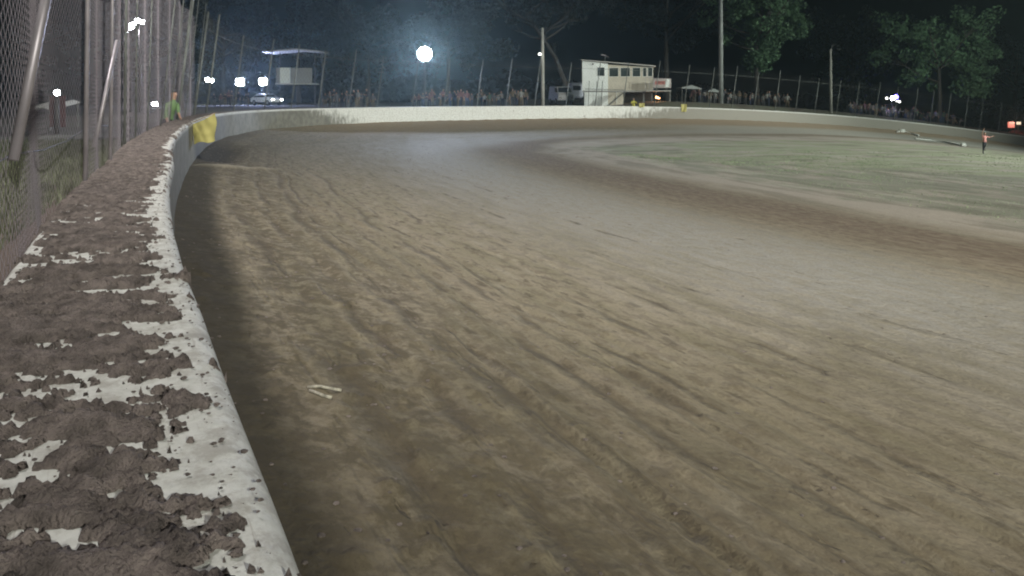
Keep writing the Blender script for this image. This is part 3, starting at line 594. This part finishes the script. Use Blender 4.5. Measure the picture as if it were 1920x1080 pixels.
# ------------------------------------------------------------------ vehicles
gl_=mat('dark car glass',(.02,.025,.03),.05);tyre=mat('tyre rubber',(.02,.02,.02),.8);chrome=mat('wheel rim',(.5,.5,.5),.3,.9)
def vehicle(kind,loc,rz,paint,label,name,group=None,lit=None):
    o=empty(name,loc,label,name.split('_')[-1],group,rz)
    if kind=='van':   L,Wd,prof_=4.9,1.9,[(-2.4,.45),(2.3,.45),(2.42,.95),(2.2,1.15),(1.75,1.25),(1.25,1.95),(-2.35,2.05),(-2.45,1.2)];win=[(1.28,1.85),(1.72,1.3),(.3,1.3),(.3,1.85)]
    else:             L,Wd,prof_=4.4,1.75,[(-2.15,.4),(2.1,.4),(2.2,.65),(2.0,.85),(1.1,.98),(.45,1.42),(-1.0,1.45),(-1.75,1.0),(-2.15,.95)];win=[(.98,1.0),(.42,1.36),(-.95,1.38),(-1.55,1.0)]
    bm=bmesh.new();vs=[bm.verts.new((px_,-Wd/2,pz)) for px_,pz in prof_];f=bm.faces.new(vs);r=bmesh.ops.extrude_face_region(bm,geom=[f]);bmesh.ops.translate(bm,vec=(0,Wd,0),verts=[v for v in r['geom'] if isinstance(v,bmesh.types.BMVert)])
    for v in bm.verts:
        if v.co.z>1.1: v.co.y*=.86
    bmesh.ops.recalc_face_normals(bm,faces=bm.faces);bmesh.ops.bevel(bm,geom=list(bm.edges),offset=.06,segments=2,affect='EDGES')
    me=bpy.data.meshes.new('body');bm.to_mesh(me);bm.free();me.materials.append(paint);b=bpy.data.objects.new('body',me);C.objects.link(b);b.parent=o
    for sy in (-1,1):
        k=[(a,sy*(Wd/2*(1 if z_<1.1 else .86)+.012),z_) for a,z_ in win];m=MB();n=len(k);m.add(k+[(a,b_-sy*.02,c) for a,b_,c in k],[tuple(range(n)),tuple(range(2*n-1,n-1,-1))]+[(i,(i+1)%n,(i+1)%n+n,i+n) for i in range(n)]);m.build('side_window',gl_,o)
    (ax,az),(bx,bz)=(prof_[4],prof_[5]);d=Vector((bx-ax,0,bz-az)).normalized();nn=Vector((-d.z,0,d.x))*(-1);nn=Vector((abs(nn.x),0,abs(nn.z)))
    a_=Vector((ax,0,az))+d*.08+nn*.012;b_=Vector((bx,0,bz))-d*.08+nn*.012;wy=Wd*.40
    m=MB();q=[a_+Vector((0,-wy,0)),a_+Vector((0,wy,0)),b_+Vector((0,wy*.92,0)),b_+Vector((0,-wy*.92,0))];m.add(q+[v-nn*.01 for v in q],[(0,1,2,3),(7,6,5,4),(0,4,5,1),(1,5,6,2),(2,6,7,3),(3,7,4,0)]);m.build('windscreen',gl_,o)
    for wx in (-1.35,1.4):
        for sy in (-1,1):
            c=Vector((wx,sy*(Wd/2-.08),.33));wh=MB().tube([c-Vector((0,.1,0)),c+Vector((0,.1,0))],.33,16).build('wheel',tyre,o);MB().tube([c+Vector((0,sy*.09,0)),c+Vector((0,sy*.115,0))],.19,12).build('rim',chrome,wh)
    for sy in (-1,1):
        MB().box((prof_[2][0]-.03,sy*Wd*.36,.72),(.1,.3,.16),bev=.03).build('headlight',lit or chrome,o)
    return o
wp_=mat('white car paint',(.78,.80,.80),.35,nscale=3,namp=.05)
def gpt(px,D): p=at(px,200,D);return (p.x,p.y,gz(p.x,p.y))
vehicle('van',gpt(1052,76),math.radians(-80),wp_,'white van with dark windscreen facing the track beside the tall pale pole','parked_van')
vehicle('car',gpt(500,84),math.radians(-35),wp_,'white car with glaring headlight parked under the viewing stand','parked_car',lit=em('headlight glass',(1,1,1),30))
p=at(485,194,82);light('POINT',p+Vector((0,-1.2,1.)),60,cool,rad=.2)
bl=mat('dark blue car paint',(.04,.06,.12),.35)
vehicle('van',gpt(1925,92),math.radians(200),mat('red van paint',(.42,.10,.07),.45),'red van with lit rear at the far right edge beyond the wall','parked_van')
def lights_box(px,py,D,size,m,label,name='lit_sign',cat='sign'):
    p=at(px,py,D);z0=gz(p.x,p.y);o=empty(name,(p.x,p.y,z0),label,cat);MB().tube([(0,.1,0),(0,.1,p.z-z0)],.04,6).build('post',steel,o);MB().box((0,0,p.z-z0),size,bev=.03).build('panel',m,o)
lights_box(1896,234,86,(.85,.12,.75),Lr,'glowing red square panel at the right edge beyond the wall')
lights_box(1910,231,87,(.55,.12,.35),em('cream lit panel',(1,.8,.55),1.2),'small cream lit panel right of the glowing red panel')
light('POINT',at(1905,226,85.5),260,(1,.5,.35),rad=.2)
# caravan beside the tower
def caravan():
    D=77.;l=gpt(1079,D);o=empty('caravan',l,'pale blue grey caravan parked between the white van and the tower','caravan')
    MB().box((0,0,1.35),(1.5,3.4,1.75),bev=.18).build('body',mat('pale caravan skin',(.62,.64,.72),.5,nscale=2,namp=.08),o)
    MB().box((0,-1.71,1.6),(.9,.04,.5),bev=.01).build('window',gl_,o)
    for sx in (-1,1): MB().tube([(sx*.68,.0,.32),(sx*.52,0,.32)],.31,14).build('wheel',tyre,o)
    MB().tube([(0,-1.7,.45),(0,-2.5,.42)],.04,6).build('drawbar',steel,o)
caravan()
# light tower with blue lamps at the right
def lighttower():
    D=84.;p=at(1673,185,D);z0=gz(p.x,p.y);o=empty('light_tower',(p.x,p.y,z0),'slim light stand with blue and white lamps above the crowd','light stand')
    hz=p.z-z0;u=D/F
    MB().tube([(0,0,0),(0,0,hz)],.05,8).build('shaft',steel,o);MB().tube([(-1.,0,hz+.1),(1.1,0,hz-.35)],.03,6).build('crossarm',steel,o)
    for dx,dz,r,m in ((-.75,.06,.16,Ls),(0,.05,.26,Lw),(.42,.22,.30,Lb),(.5,-.32,.12,Ls),(.85,-.38,.15,Ls)):
        MB().tube([(dx,.05,hz+dz),(dx,-.1,hz+dz)],[r*.6,r],12).build('lamp',m,o)
    light('POINT',p+Vector((.4,-.5,.2)),130,(.2,.15,1),rad=.2)
lighttower()
# shed roof and red banner under the far left lamp
def awning():
    D=33.;l=at(95,203,D);z0=gz(l.x,l.y);o=empty('awning',(l.x,l.y,z0),'white sagging awning lit by the lamp behind the wire mesh','awning');h=l.z-z0
    m=MB();n=10
    vs=[];
    for i in range(n+1):
        a=i/n;zz=h+.12*abs(math.sin(a*math.pi*2))-.05;vs+=[(-.75+1.4*a,-1,zz),(-.75+1.4*a,1.2,zz+.35),(-.75+1.4*a,-1,zz-.05),(-.75+1.4*a,1.2,zz+.3)]
    m.add(vs,[(4*i,4*i+4,4*i+5,4*i+1) for i in range(n)]+[(4*i+2,4*i+3,4*i+7,4*i+6) for i in range(n)]+[(4*i,4*i+2,4*i+6,4*i+4) for i in range(n)]+[(4*i+1,4*i+5,4*i+7,4*i+3) for i in range(n)]);m.build('canopy',mat('white awning cloth',(.8,.8,.78),.7),o)
    for a in (-.72,.62): MB().tube([(a,-.95,0),(a,-.95,h)],.03,6).build('leg',galvd,o)
    for a in (-.72,.62): MB().tube([(a,1.1,0),(a,1.1,h+.3)],.03,6).build('leg',galvd,o)
awning()
l=gpt(108,32);o=empty('banner',l,'dull red upright banner below the lamp behind the wire mesh','banner')
MB().box((0,0,.95),(.75,.03,1.5)).build('cloth',mat('red banner cloth',(.14,.045,.045),.8,nscale=3,namp=.3),o);MB().tube([(-.4,0,0),(-.4,0,1.8)],.02,6).build('pole',galvd,o)

# ------------------------------------------------------------------ people
SK={}
def body_mesh(name,J,links,root,shirt_z,waist_z,hide=None,fingers=True):
    """one skinned surface; J name->(pos,radius)"""
    me=bpy.data.meshes.new(name);names=list(J);me.from_pydata([J[k][0] for k in names],[(names.index(a),names.index(b)) for a,b in links],[])
    o=bpy.data.objects.new('tmp',me);C.objects.link(o)
    mod=o.modifiers.new('s','SKIN');me.skin_vertices[0].data
    for i,k in enumerate(names):
        sv=me.skin_vertices[0].data[i];r=J[k][1];sv.radius=r if isinstance(r,tuple) else (r,r);sv.use_root=(k==root)
    mod.use_smooth_shade=True;sub=o.modifiers.new('u','SUBSURF');sub.levels=1;sub.render_levels=1
    dg=bpy.context.evaluated_depsgraph_get();me2=bpy.data.meshes.new_from_object(o.evaluated_get(dg));bpy.data.objects.remove(o);me2.name=name
    return me2
def person_joints(la,ra,lf=(0,0),rf=(0,0),crouch=0.,lean=0.):
    """la/ra: (elbow, hand) offsets from the shoulder; lf/rf foot offsets in x,y"""
    hip=.92-crouch;V3=lambda *a:Vector(a);J={}
    J['pelvis']=(V3(0,0,hip),(.15,.11));J['waist']=(V3(0,-lean*.3,hip+.18),(.135,.10));J['chest']=(V3(0,-lean*.75,hip+.38),(.165,.115));J['neck']=(V3(0,-lean,hip+.55),.055)
    J['chin']=(V3(0,-lean-.015,hip+.63),.062);J['head']=(V3(0,-lean-.02,hip+.72),(.085,.10));J['crown']=(V3(0,-lean-.005,hip+.80),(.06,.075))
    L=[('pelvis','waist'),('waist','chest'),('chest','neck'),('neck','chin'),('chin','head'),('head','crown')]
    J['nose']=(V3(0,-lean-.125,hip+.70),.012);L.append(('head','nose'))
    for sd,(el,ha) in ((-1,la),(1,ra)):
        k='l' if sd<0 else 'r';sh=V3(sd*.19,-lean*.9,hip+.47);J[k+'sh']=(sh,.062);e=sh+Vector(el);h=e+Vector(ha);J[k+'el']=(e,.042);J[k+'wr']=(h,.028)
        d=Vector(ha).normalized();pm=h+d*.07;J[k+'pm']=(pm,(.04,.022));L+=[('chest',k+'sh'),(k+'sh',k+'el'),(k+'el',k+'wr'),(k+'wr',k+'pm')]
        sd2=d.cross(Vector((0,1,.2))).normalized()
        for q in range(4):
            f1=pm+d*.045+sd2*(q-1.5)*.021;f2=f1+d*(.05 if q in(1,2) else .038)+Vector((0,-.012,-.008));J[k+'f%d'%q]=(f1,.009);J[k+'g%d'%q]=(f2,.007);L+=[(k+'pm',k+'f%d'%q),(k+'f%d'%q,k+'g%d'%q)]
        tb=h+d*.04+sd2*.05+Vector((0,-.01,0));J[k+'t']=(tb,.01);L.append((k+'wr',k+'t'))
    for sd,fo in ((-1,lf),(1,rf)):
        k='l' if sd<0 else 'r';J[k+'hp']=(V3(sd*.10,0,hip-.06),.095);J[k+'kn']=(V3(sd*.11+fo[0]*.5,fo[1]*.4-crouch*.6,max(.25,hip*.52+(fo[2] if len(fo)>2 else 0)*.5)),.06);J[k+'an']=(V3(sd*.11+fo[0],fo[1]+.02,.09+(fo[2] if len(fo)>2 else 0)),.042)
        J[k+'to']=(V3(sd*.12+fo[0],fo[1]-.15,.035+(fo[2] if len(fo)>2 else 0)),(.04,.03));L+=[('pelvis',k+'hp'),(k+'hp',k+'kn'),(k+'kn',k+'an'),(k+'an',k+'to')]
    return J,L,hip
skin=mat('skin',(.42,.25,.18),.6);hairm=mat('dark hair',(.03,.022,.018),.8)
def make_body(name,la,ra,**k):
    J,L,hip=person_joints(la,ra,**k);me=body_mesh(name,J,L,'pelvis',0,0)
    me.materials.clear();[me.materials.append(skin) for _ in range(4)]
    lean=k.get('lean',0);hd=Vector((0,-lean-.015,hip+.72));arms=[]
    for q in 'lr': arms.append((J[q+'el'][0],J[q+'wr'][0]))
    mi=[]
    for p in me.polygons:
        c=p.center;onarm=False
        for e,h in arms:
            ab=h-e;tt=(c-e).dot(ab)/max(ab.length_squared,1e-6);q=e+ab*max(0,min(1.8,tt))
            if tt>.25 and (c-q).length<.07: onarm=True
        if onarm: mi.append(0)
        elif c.z>hip+.57: mi.append(3 if (c.z>hip+.765 or (c.y>hd.y+.03 and c.z>hip+.66)) else 0)
        elif c.z<.07: mi.append(3)
        elif c.z<hip+.04 : mi.append(2)
        else: mi.append(1)
    me.polygons.foreach_set('material_index',mi);me.polygons.foreach_set('use_smooth',[True]*len(mi));return me
def set_mats(o,shirt,trou,hat=None):
    for i,m in enumerate((skin,shirt,trou,hat or hairm)):
        o.material_slots[i].link='OBJECT';o.material_slots[i].material=m
def place_person(me,loc,rz,sc,shirt,trou,label,group=None,hat=None):
    o=bpy.data.objects.new('person',me);C.objects.link(o);o.location=loc;o.rotation_euler=(0,0,rz);o.scale=(sc,)*3;set_mats(o,shirt,trou,hat);return tag(o,label,'person',group)
down=lambda a,b:((a*.06,-.02,-.29),(a*.03,-.10,-.25));
clothc={k:mat(k+' cloth',c,.85,nscale=14,namp=.2) for k,c in dict(white=(.30,.30,.28),grey=(.13,.13,.14),pink=(.20,.10,.10),red=(.12,.035,.035),navy=(.02,.025,.05),black=(.025,.025,.03),tan=(.17,.135,.09),denim=(.07,.10,.17),green=(.10,.16,.10),mauve=(.16,.12,.17)).items()}
bodies=[make_body('standing body',down(-1,0),down(1,0)),make_body('arms folded body',((-.06,-.05,-.27),(.20,-.16,.04)),((.06,-.05,-.27),(-.20,-.18,.06))),
        make_body('drinking body',down(-1,0),((.07,-.12,-.24),(-.06,-.15,.24))),make_body('leaning body',((-.05,-.2,-.18),(.02,-.22,.02)),((.05,-.2,-.18),(-.02,-.22,.02)),lean=.22),
        make_body('stepping body',((-.06,.1,-.27),(-.02,.02,-.25)),((.06,-.12,-.25),(.02,-.18,-.12)),lf=(0,.18),rf=(0,-.2))]
rp=random.Random(11);tops=list(clothc)
def crowd(lo,hi,n,Ds,label,group,tp,scale=(.72,1.08),rows=1,face=0.):
    for i in range(n):
        px=lo+(hi-lo)*(i+rp.uniform(.1,.9))/n;D=rp.uniform(*Ds);p=at(px,200,D)
        s_=st1(p.x,p.y)[0]
        if s_>-1.3: D*=1.05;p=at(px,200,D)
        col=rp.choice(tp);tr=rp.choice(['navy','denim','black','tan','grey'])
        place_person(rp.choice(bodies),(p.x,p.y,gz(p.x,p.y)-.01),math.radians(rp.uniform(-50,50)+face),rp.uniform(*scale),clothc[col],clothc[tr],label,group,rp.choice([None,None,clothc['white'],clothc['red']]))
crowd(606,700,12,(60,66),'spectator standing behind the far fence left of the bright alone floodlight','spectators left of the brightest floodlight',['white','grey','red','black','navy','tan'])
crowd(775,880,16,(61,67),'spectator behind the far fence just right of the brightest floodlight','spectators right of the brightest floodlight',['pink','red','mauve','grey','pink','navy'])
crowd(882,990,13,(63,70),'spectator behind the far fence left of the thick pale pole','spectators left of the thick pale pole',['white','tan','grey','green','red','navy'])
crowd(1290,1480,24,(74,84),'spectator behind the far fence between tallest pole and slim bright pole','spectators between the two right poles',['white','grey','pink','black','tan','white'])
crowd(1592,1686,22,(79,90),'spectator in the pale packed group under the blue lamps','spectators under the blue lamps',['white','white','grey','tan','pink','mauve'])
crowd(1695,1800,18,(81,90),'spectator in the group right of the blue lamps','spectators right of the blue lamps',['white','grey','green','tan','black'])
crowd(400,470,9,(66,78),'spectator in the dark group below the two bright low floodlights','spectators below the low floodlights',['black','navy','pink','grey'])

# marshal in hi-vis vest reaching over the wall with the yellow flag
hiv=mat('green hi-vis vest',(.17,.27,.12),.7,emit=None,nscale=10,namp=.08)
mD=17.6;mp=at(313,200,mD);a,b=wp(float(np.interp(mD-.3,W[:75,1],T[:75])),-WW-.36)
fl0=at(337,239,17.0);fl1=at(403,212.5,16.6)
mp=Vector((mp.x,mp.y,gz(mp.x,mp.y)-.0));hip_=.80;RZ=Matrix.Rotation(math.radians(75),3,'Z')
hand=RZ.inverted()@(at(340,237,17.1)-mp)-Vector((.19,-.18,hip_+.47));hand*=min(1,.56/hand.length)
me=make_body('marshal body',down(-1,0),(tuple(hand*.5+Vector((0,.02,-.05))),tuple(hand*.5-Vector((0,.02,-.05)))),crouch=.12,lean=.2)
place_person(me,mp,math.radians(75),1.,hiv,clothc['black'],'track marshal in green vest behind the fence holding out a flag')
fabm=mat('yellow flag cloth',(.46,.42,.15),.75,nscale=5,namp=.06)
yf=empty('yellow_flag',fl0,'large yellow flag held out over the near wall by the marshal','flag')
MB().tube([(0,0,0),fl1-fl0+(fl1-fl0)*.02],.011,8).build('stick',mat('wooden stick',(.4,.3,.18),.7),yf,True)
n=26;vs=[];a0=at(360,233,16.85)-fl0;a1=at(402,213.5,16.6)-fl0;b0=at(364,271,16.8)-fl0;b1=at(405,263,16.6)-fl0
for off in (0,.004):
    for i in range(n+1):
        for j in range(n+1):
            u,v=i/n,j/n;p=(a0.lerp(a1,u)).lerp(b0.lerp(b1,u),v)
            fold=.045*math.sin(u*6+v*2.5)*v**.5+.045*math.sin((u*1.2+v)*5+1)*(.3+v*.7)+.012*math.sin(u*15-v*6)+.02*mn.noise(Vector((u*4,v*4,1)))
            # sag pulled from the upper left corner
            p=p+Vector((.03*math.sin(v*5)*u,fold*.9+off,-.10*math.sin(math.pi*u)*(1-v)*.25+.035*math.sin(u*6)*v));vs.append(p)
N=(n+1)**2;fs=[(i*(n+1)+j,(i+1)*(n+1)+j,(i+1)*(n+1)+j+1,i*(n+1)+j+1) for i in range(n) for j in range(n)];m=MB();m.add(vs,fs+[tuple(q+N for q in f[::-1]) for f in fs]);m.build('cloth',fabm,yf,True)

# infield marshal
ip=gp(1846,290);ip.z=gz(ip.x,ip.y)
me=make_body('waving body',((-.07,-.02,.22),(.10,-.03,.27)),((.25,-.03,-.06),(.22,-.06,.06)),lf=(-.02,.0),rf=(.10,.25,.28))
place_person(me,ip,math.radians(15),.93,mat('salmon cloth',(.62,.28,.25),.8),clothc['black'],'marshal in pink shirt on the infield with one arm raised',hat=mat('white cap',(.7,.7,.7),.8))
# marshal at the tower wall and the small yellow flags on the far wall
def wall_point(px,so,zrel):
    dx=(px-960)/F;best=min(np.arange(60,len(W)),key=lambda i:abs(W[i,0]-dx*W[i,1]));a,b=wp(T[best],so);return Vector((a,b,float(zg(np.array([a]))[0])+zrel))
p=wall_point(1203,-1.25,0);place_person(bodies[3],p,0,1.,mat('yellow shirt',(.55,.52,.10),.8),clothc['navy'],'marshal in yellow leaning on the wall below the tower balcony')
def small_flag(px,lab,drop):
    p=wall_point(px,.06,1.02);o=empty('yellow_flag',p,lab,'flag','small yellow flags on the far wall')
    m=MB();vs=[];n=8
    for off in (0,.02):
        for i in range(n+1):
            for j in range(n+1):
                u,v=i/n,j/n;vs.append(((u-.5)*.52*(1-.15*v),-.06-.035*math.sin(u*7+v*3)-.03*v+off,-.0-drop*v+.25*(1-v)))
    N=(n+1)**2;fs=[(i*(n+1)+j,(i+1)*(n+1)+j,(i+1)*(n+1)+j+1,i*(n+1)+j+1) for i in range(n) for j in range(n)];m.add(vs,fs+[tuple(q+N for q in f[::-1]) for f in fs]);m.build('cloth',fabm,o,True)
    MB().tube([(-.28,-.02,-.1),(-.28,.0,.45)],.015,6).build('stick',black,o)
small_flag(1203,'small yellow flag on the far wall below the tower balcony',.1)
small_flag(1282,'small yellow flag hanging on far wall right of the tower',.42)

# ------------------------------------------------------------------ trees
bark=mat('pale bark',(.085,.075,.065),.9,nscale=3,namp=.3);leaf_lit=mat('leaf green',(.13,.235,.12),.6,nscale=.5,namp=.6);leaf_unlit=mat('unlit leaf green',(.009,.014,.010),.7,nscale=.5,namp=.4)  # leaf colour carries the light: raised for lamplit crowns, near black for unlit
def tree(loc,h,R,seed,label,leaf=leaf_lit,nclump=70,nleaf=90,ls=.3,crown_lo=.35,squash=.8,lean=(0,0),group='trees behind the far fence',shape=None):
    r=random.Random(seed);nr=np.random.RandomState(seed);loc=Vector(loc);o=empty('tree',loc,label,'tree',group)
    tb=MB();tips=[];top=Vector((lean[0],lean[1],h*.62))
    mid=Vector((lean[0]*.35+.2*r.uniform(-1,1),lean[1]*.3,h*.3));tb.tube([(0,0,-.4),mid*.4,mid,top],[.045*h*.6,.034*h*.6,.026*h*.6,.012*h],9)
    for i in range(9):
        q=r.uniform(.35,1.);st_=mid.lerp(top,q) if q>.3 else mid*q*3;a=r.uniform(0,6.28);ln=R*r.uniform(.55,.95);e=st_+Vector((math.cos(a)*ln,math.sin(a)*ln,ln*r.uniform(.3,1.)));m=st_.lerp(e,.5)+Vector((0,0,-.06*ln));tb.tube([st_,m,e],[.011*h,.007*h,.002*h],6)
        for k in range(3):
            ee=e+Vector((r.uniform(-1,1),r.uniform(-1,1),r.uniform(-.2,1)))*ln*.35;tb.tube([m.lerp(e,.6),ee],[.004*h,.001*h],5,cap=False);tips.append(ee)
        tips.append(e)
    tb.build('trunk',bark,o,True)
    cz=h*(crown_lo+1)/2;hh=h*(1-crown_lo)/2;P=[]
    for i in range(nclump):
        if shape is None or r.random()<.15:
            if r.random()<.4: c=r.choice(tips)+Vector((r.gauss(0,.5),r.gauss(0,.5),r.gauss(0,.4)))
            else:
                d=Vector((r.gauss(0,1),r.gauss(0,1),r.gauss(0,1))).normalized()*r.uniform(.35,1)**.6;c=Vector((lean[0]*.8+d.x*R,lean[1]+d.y*R,cz+d.z*hh))
        else:
            sx,sz,sr=r.choice(shape);d=Vector((r.gauss(0,1),r.gauss(0,1),r.gauss(0,1))).normalized()*r.uniform(.3,1);c=Vector((sx+d.x*sr,d.y*sr*1.2,sz+d.z*sr*.85))
        rad=R*r.uniform(.10,.24);k=int(nleaf*r.uniform(.5,1.3));g_=nr.normal(0,1,(k,3));g_/=np.linalg.norm(g_,axis=1)[:,None];g_*=(rad*nr.uniform(.3,1.,(k,1))**.5);g_[:,2]*=squash;P.append(np.array(c)+g_)
    P=np.vstack(P);k=len(P);a=nr.normal(0,1,(k,3));a/=np.linalg.norm(a,axis=1)[:,None];b=nr.normal(0,1,(k,3));b-=a*(a*b).sum(1)[:,None];b/=np.linalg.norm(b,axis=1)[:,None]
    sz=ls*nr.uniform(.5,1.2,(k,1));a=a*sz;b=b*sz*.45
    V=np.stack([P-a,P+b,P+a,P-b],1).reshape(-1,3);cr=npmesh('crown',V,np.arange(4*k).reshape(-1,4),leaf,o,False);return o
def tloc(px,D): p=at(px,200,D);return (p.x,p.y,gz(p.x,p.y))
u=D_=0
def shp(cx,D,blobs,z0):               # crown masses given where the photo shows them
    uu=D/F;return [((bx-cx)*uu,at(0,by,D).z-z0,br*uu) for bx,by,br in blobs]
l=tloc(1420,92);tree(l,17,7,1,'tree with lit green crown hanging right of the tallest pole',nclump=130,nleaf=110,ls=.27,shape=shp(1420,92,[(1470,30,42),(1440,75,34),(1495,50,24),(1425,110,24),(1400,30,40),(1465,5,50),(1380,-10,50)],l[2]))
l=tloc(1760,100);tree(l,16,8,2,'round green tree at far right above the wall',nclump=120,nleaf=100,ls=.28,shape=shp(1760,100,[(1725,100,36),(1735,60,32),(1765,85,26),(1800,100,44),(1840,90,40),(1820,140,34),(1722,138,18),(1690,55,24),(1835,165,14),(1790,50,40)],l[2]))
l=tloc(1250,100);tree(l,22,9,3,'large dim tree directly behind the white tower',leaf_unlit,nclump=110,nleaf=90,ls=.32,shape=shp(1250,100,[(1250,0,70),(1180,20,50),(1320,20,60),(1200,-40,70),(1340,-20,60),(1290,70,30)],l[2]))
l=tloc(1072,96);tree(l,20,8,4,'leaning bare limbed tree left of the white tower',leaf_unlit,nclump=90,nleaf=90,ls=.32,lean=(-6.5,0),shape=shp(1072,96,[(960,0,60),(900,30,45),(1030,20,50),(880,80,35),(1100,-10,60),(940,90,25)],l[2]))
l=tloc(840,110);tree(l,18,8,5,'dark tree behind the brightest floodlight',leaf_unlit,nclump=110,nleaf=80,ls=.34,crown_lo=.12)
l=tloc(690,115);tree(l,17,9,6,'dark tree right of the pale boards of the stand',leaf_unlit,nclump=110,nleaf=80,ls=.35,crown_lo=.1)
l=tloc(560,120);tree(l,19,9,7,'dark tree behind the roof of the viewing stand',leaf_unlit,nclump=110,nleaf=80,ls=.35,crown_lo=.1)
l=tloc(420,115);tree(l,19,9,8,'dark tree behind the low floodlights',leaf_unlit,nclump=110,nleaf=80,ls=.35,crown_lo=.12)
l=tloc(338,48);tree(l,12,1.9,9,'narrow dark tree rising behind the marshal in the green vest',leaf_unlit,nclump=100,nleaf=110,ls=.16,crown_lo=.08)
l=tloc(240,70);tree(l,13,5,10,'dim tree behind the high lamp cluster on the left',leaf_unlit,nclump=90,nleaf=80,ls=.28,crown_lo=.2)
l=tloc(60,60);tree(l,13,5.5,12,'dim tree at the left edge behind the wire mesh',leaf_unlit,nclump=90,nleaf=80,ls=.26,crown_lo=.2)
l=tloc(1600,120);tree(l,20,9,13,'very dark tree behind the slim bright pole',leaf_unlit,nclump=90,nleaf=80,ls=.36,crown_lo=.15)
l=tloc(1905,115);tree(l,20,9,14,'very dark tree at the right edge of the picture',leaf_unlit,nclump=90,nleaf=80,ls=.36,crown_lo=.15)
# low dark scrub closing the horizon
nr=np.random.RandomState(5);k=26000;ang=nr.uniform(-.85,.80,k);rr=nr.uniform(135,165,k);hx=nr.uniform(0,1,k)
Px=np.tan(ang)*rr;Pz=-8*np.clip(Px/90,0,1)+hx*(4.5+3.5*vn(ang*30,ang*0,3));P=np.stack([Px,rr,Pz],1);a=nr.normal(0,1,(k,3));a/=np.linalg.norm(a,axis=1)[:,None];b=nr.normal(0,1,(k,3));b-=a*(a*b).sum(1)[:,None];b/=np.linalg.norm(b,axis=1)[:,None];a*=1.1;b*=.6
tag(npmesh('treeline',np.stack([P-a,P+b,P+a,P-b],1).reshape(-1,3),np.arange(4*k).reshape(-1,4),leaf_unlit,None,False),kind='stuff',label='dark distant line of trees and scrub along the horizon')

# ------------------------------------------------------------------ grass
def grass(n,region,hgt,m,name,label,seed):
    nr=np.random.RandomState(seed);tt,so=region(nr,n);gx_,gy_=wp(tt,so);s2,t2=st(gx_,gy_);zz=zg(gx_)+bank(s2)+outer(s2,t2)-.02;h=hgt*nr.uniform(.4,1.3,n);a=nr.uniform(0,6.28,n);w_=.006+.002*np.hypot(gx_,gy_)*.35
    bx,by=np.cos(a)*w_,np.sin(a)*w_;lx,ly=nr.normal(0,.35,n)*h,nr.normal(0,.35,n)*h
    V=np.stack([np.stack([gx_-bx,gy_-by,zz],1),np.stack([gx_+bx,gy_+by,zz],1),np.stack([gx_+lx,gy_+ly,zz+h],1)],1).reshape(-1,3)
    return tag(npmesh(name,V,np.arange(3*n).reshape(-1,3),m,None,False),kind='stuff',label=label)
gm1=mat('grass blades',(.15,.165,.10),.7,nscale=1.2,namp=.45)
grass(42000,lambda r,n:(r.uniform(16,46,n),-r.uniform(1.3,9,n)),.16,gm1,'grass','rough grass growing behind the near fence',1)
grass(30000,lambda r,n:(r.uniform(25,130,n),np.interp(r.uniform(25,130,n),E_T,E_S)*0+r.uniform(18,30,n)),.045,mat('pale grass blades',(.24,.30,.18),.7,nscale=1,namp=.3),'infield_grass','short patchy grass on the infield',2)

# ------------------------------------------------------------------ haze
hz=MB().box((20,120,22),(420,340,74)).build('haze',None) if False else None
me=bpy.data.meshes.new('haze');bm=bmesh.new();bmesh.ops.create_cube(bm,size=1);bm.to_mesh(me);bm.free()
ho=bpy.data.objects.new('haze',me);C.objects.link(ho);HB=((-760,760),(-70,960),(-12,45))
ho.location=[(a+b)/2 for a,b in HB];ho.scale=[b-a for a,b in HB];ho['kind']='stuff'
hm=bpy.data.materials.new('dusty air');hm.use_nodes=True;nt=hm.node_tree;nt.nodes.clear();out=nt.nodes.new('ShaderNodeOutputMaterial');pv=nt.nodes.new('ShaderNodeVolumePrincipled')
pv.inputs['Color'].default_value=(.66,.90,.92,1);pv.inputs['Density'].default_value=.0008;pv.inputs['Anisotropy'].default_value=.65;nt.links.new(pv.outputs[0],out.inputs['Volume']);me.materials.append(hm)

# ------------------------------------------------------------------ night sky, camera, render
wd=bpy.data.worlds.new('World');SC.world=wd;wd.use_nodes=True;nt=wd.node_tree;bg=nt.nodes['Background'];sky=nt.nodes.new('ShaderNodeTexSky');sky.sky_type='NISHITA';sky.sun_disc=False;sky.sun_elevation=math.radians(-4);sky.sun_rotation=math.radians(200)
nt.links.new(sky.outputs[0],bg.inputs['Color']);bg.inputs['Strength'].default_value=.006
cd=bpy.data.cameras.new('Camera');co=bpy.data.objects.new('Camera',cd);C.objects.link(co);SC.camera=co
co.location=(0,0,ZC);co.rotation_euler=(math.radians(90),0,0);cd.sensor_width=36;cd.lens=36*F/1920;cd.shift_y=-(540-H)/1920;cd.clip_start=.05;cd.clip_end=3000
vs_=SC.view_settings;vs_.view_transform='Standard';vs_.look='None';vs_.exposure=0;vs_.gamma=1
SC.cycles.filter_width=2.0
SC.cycles.volume_bounces=0;SC.cycles.max_bounces=4;SC.cycles.diffuse_bounces=2
SC.cycles.use_denoising=True
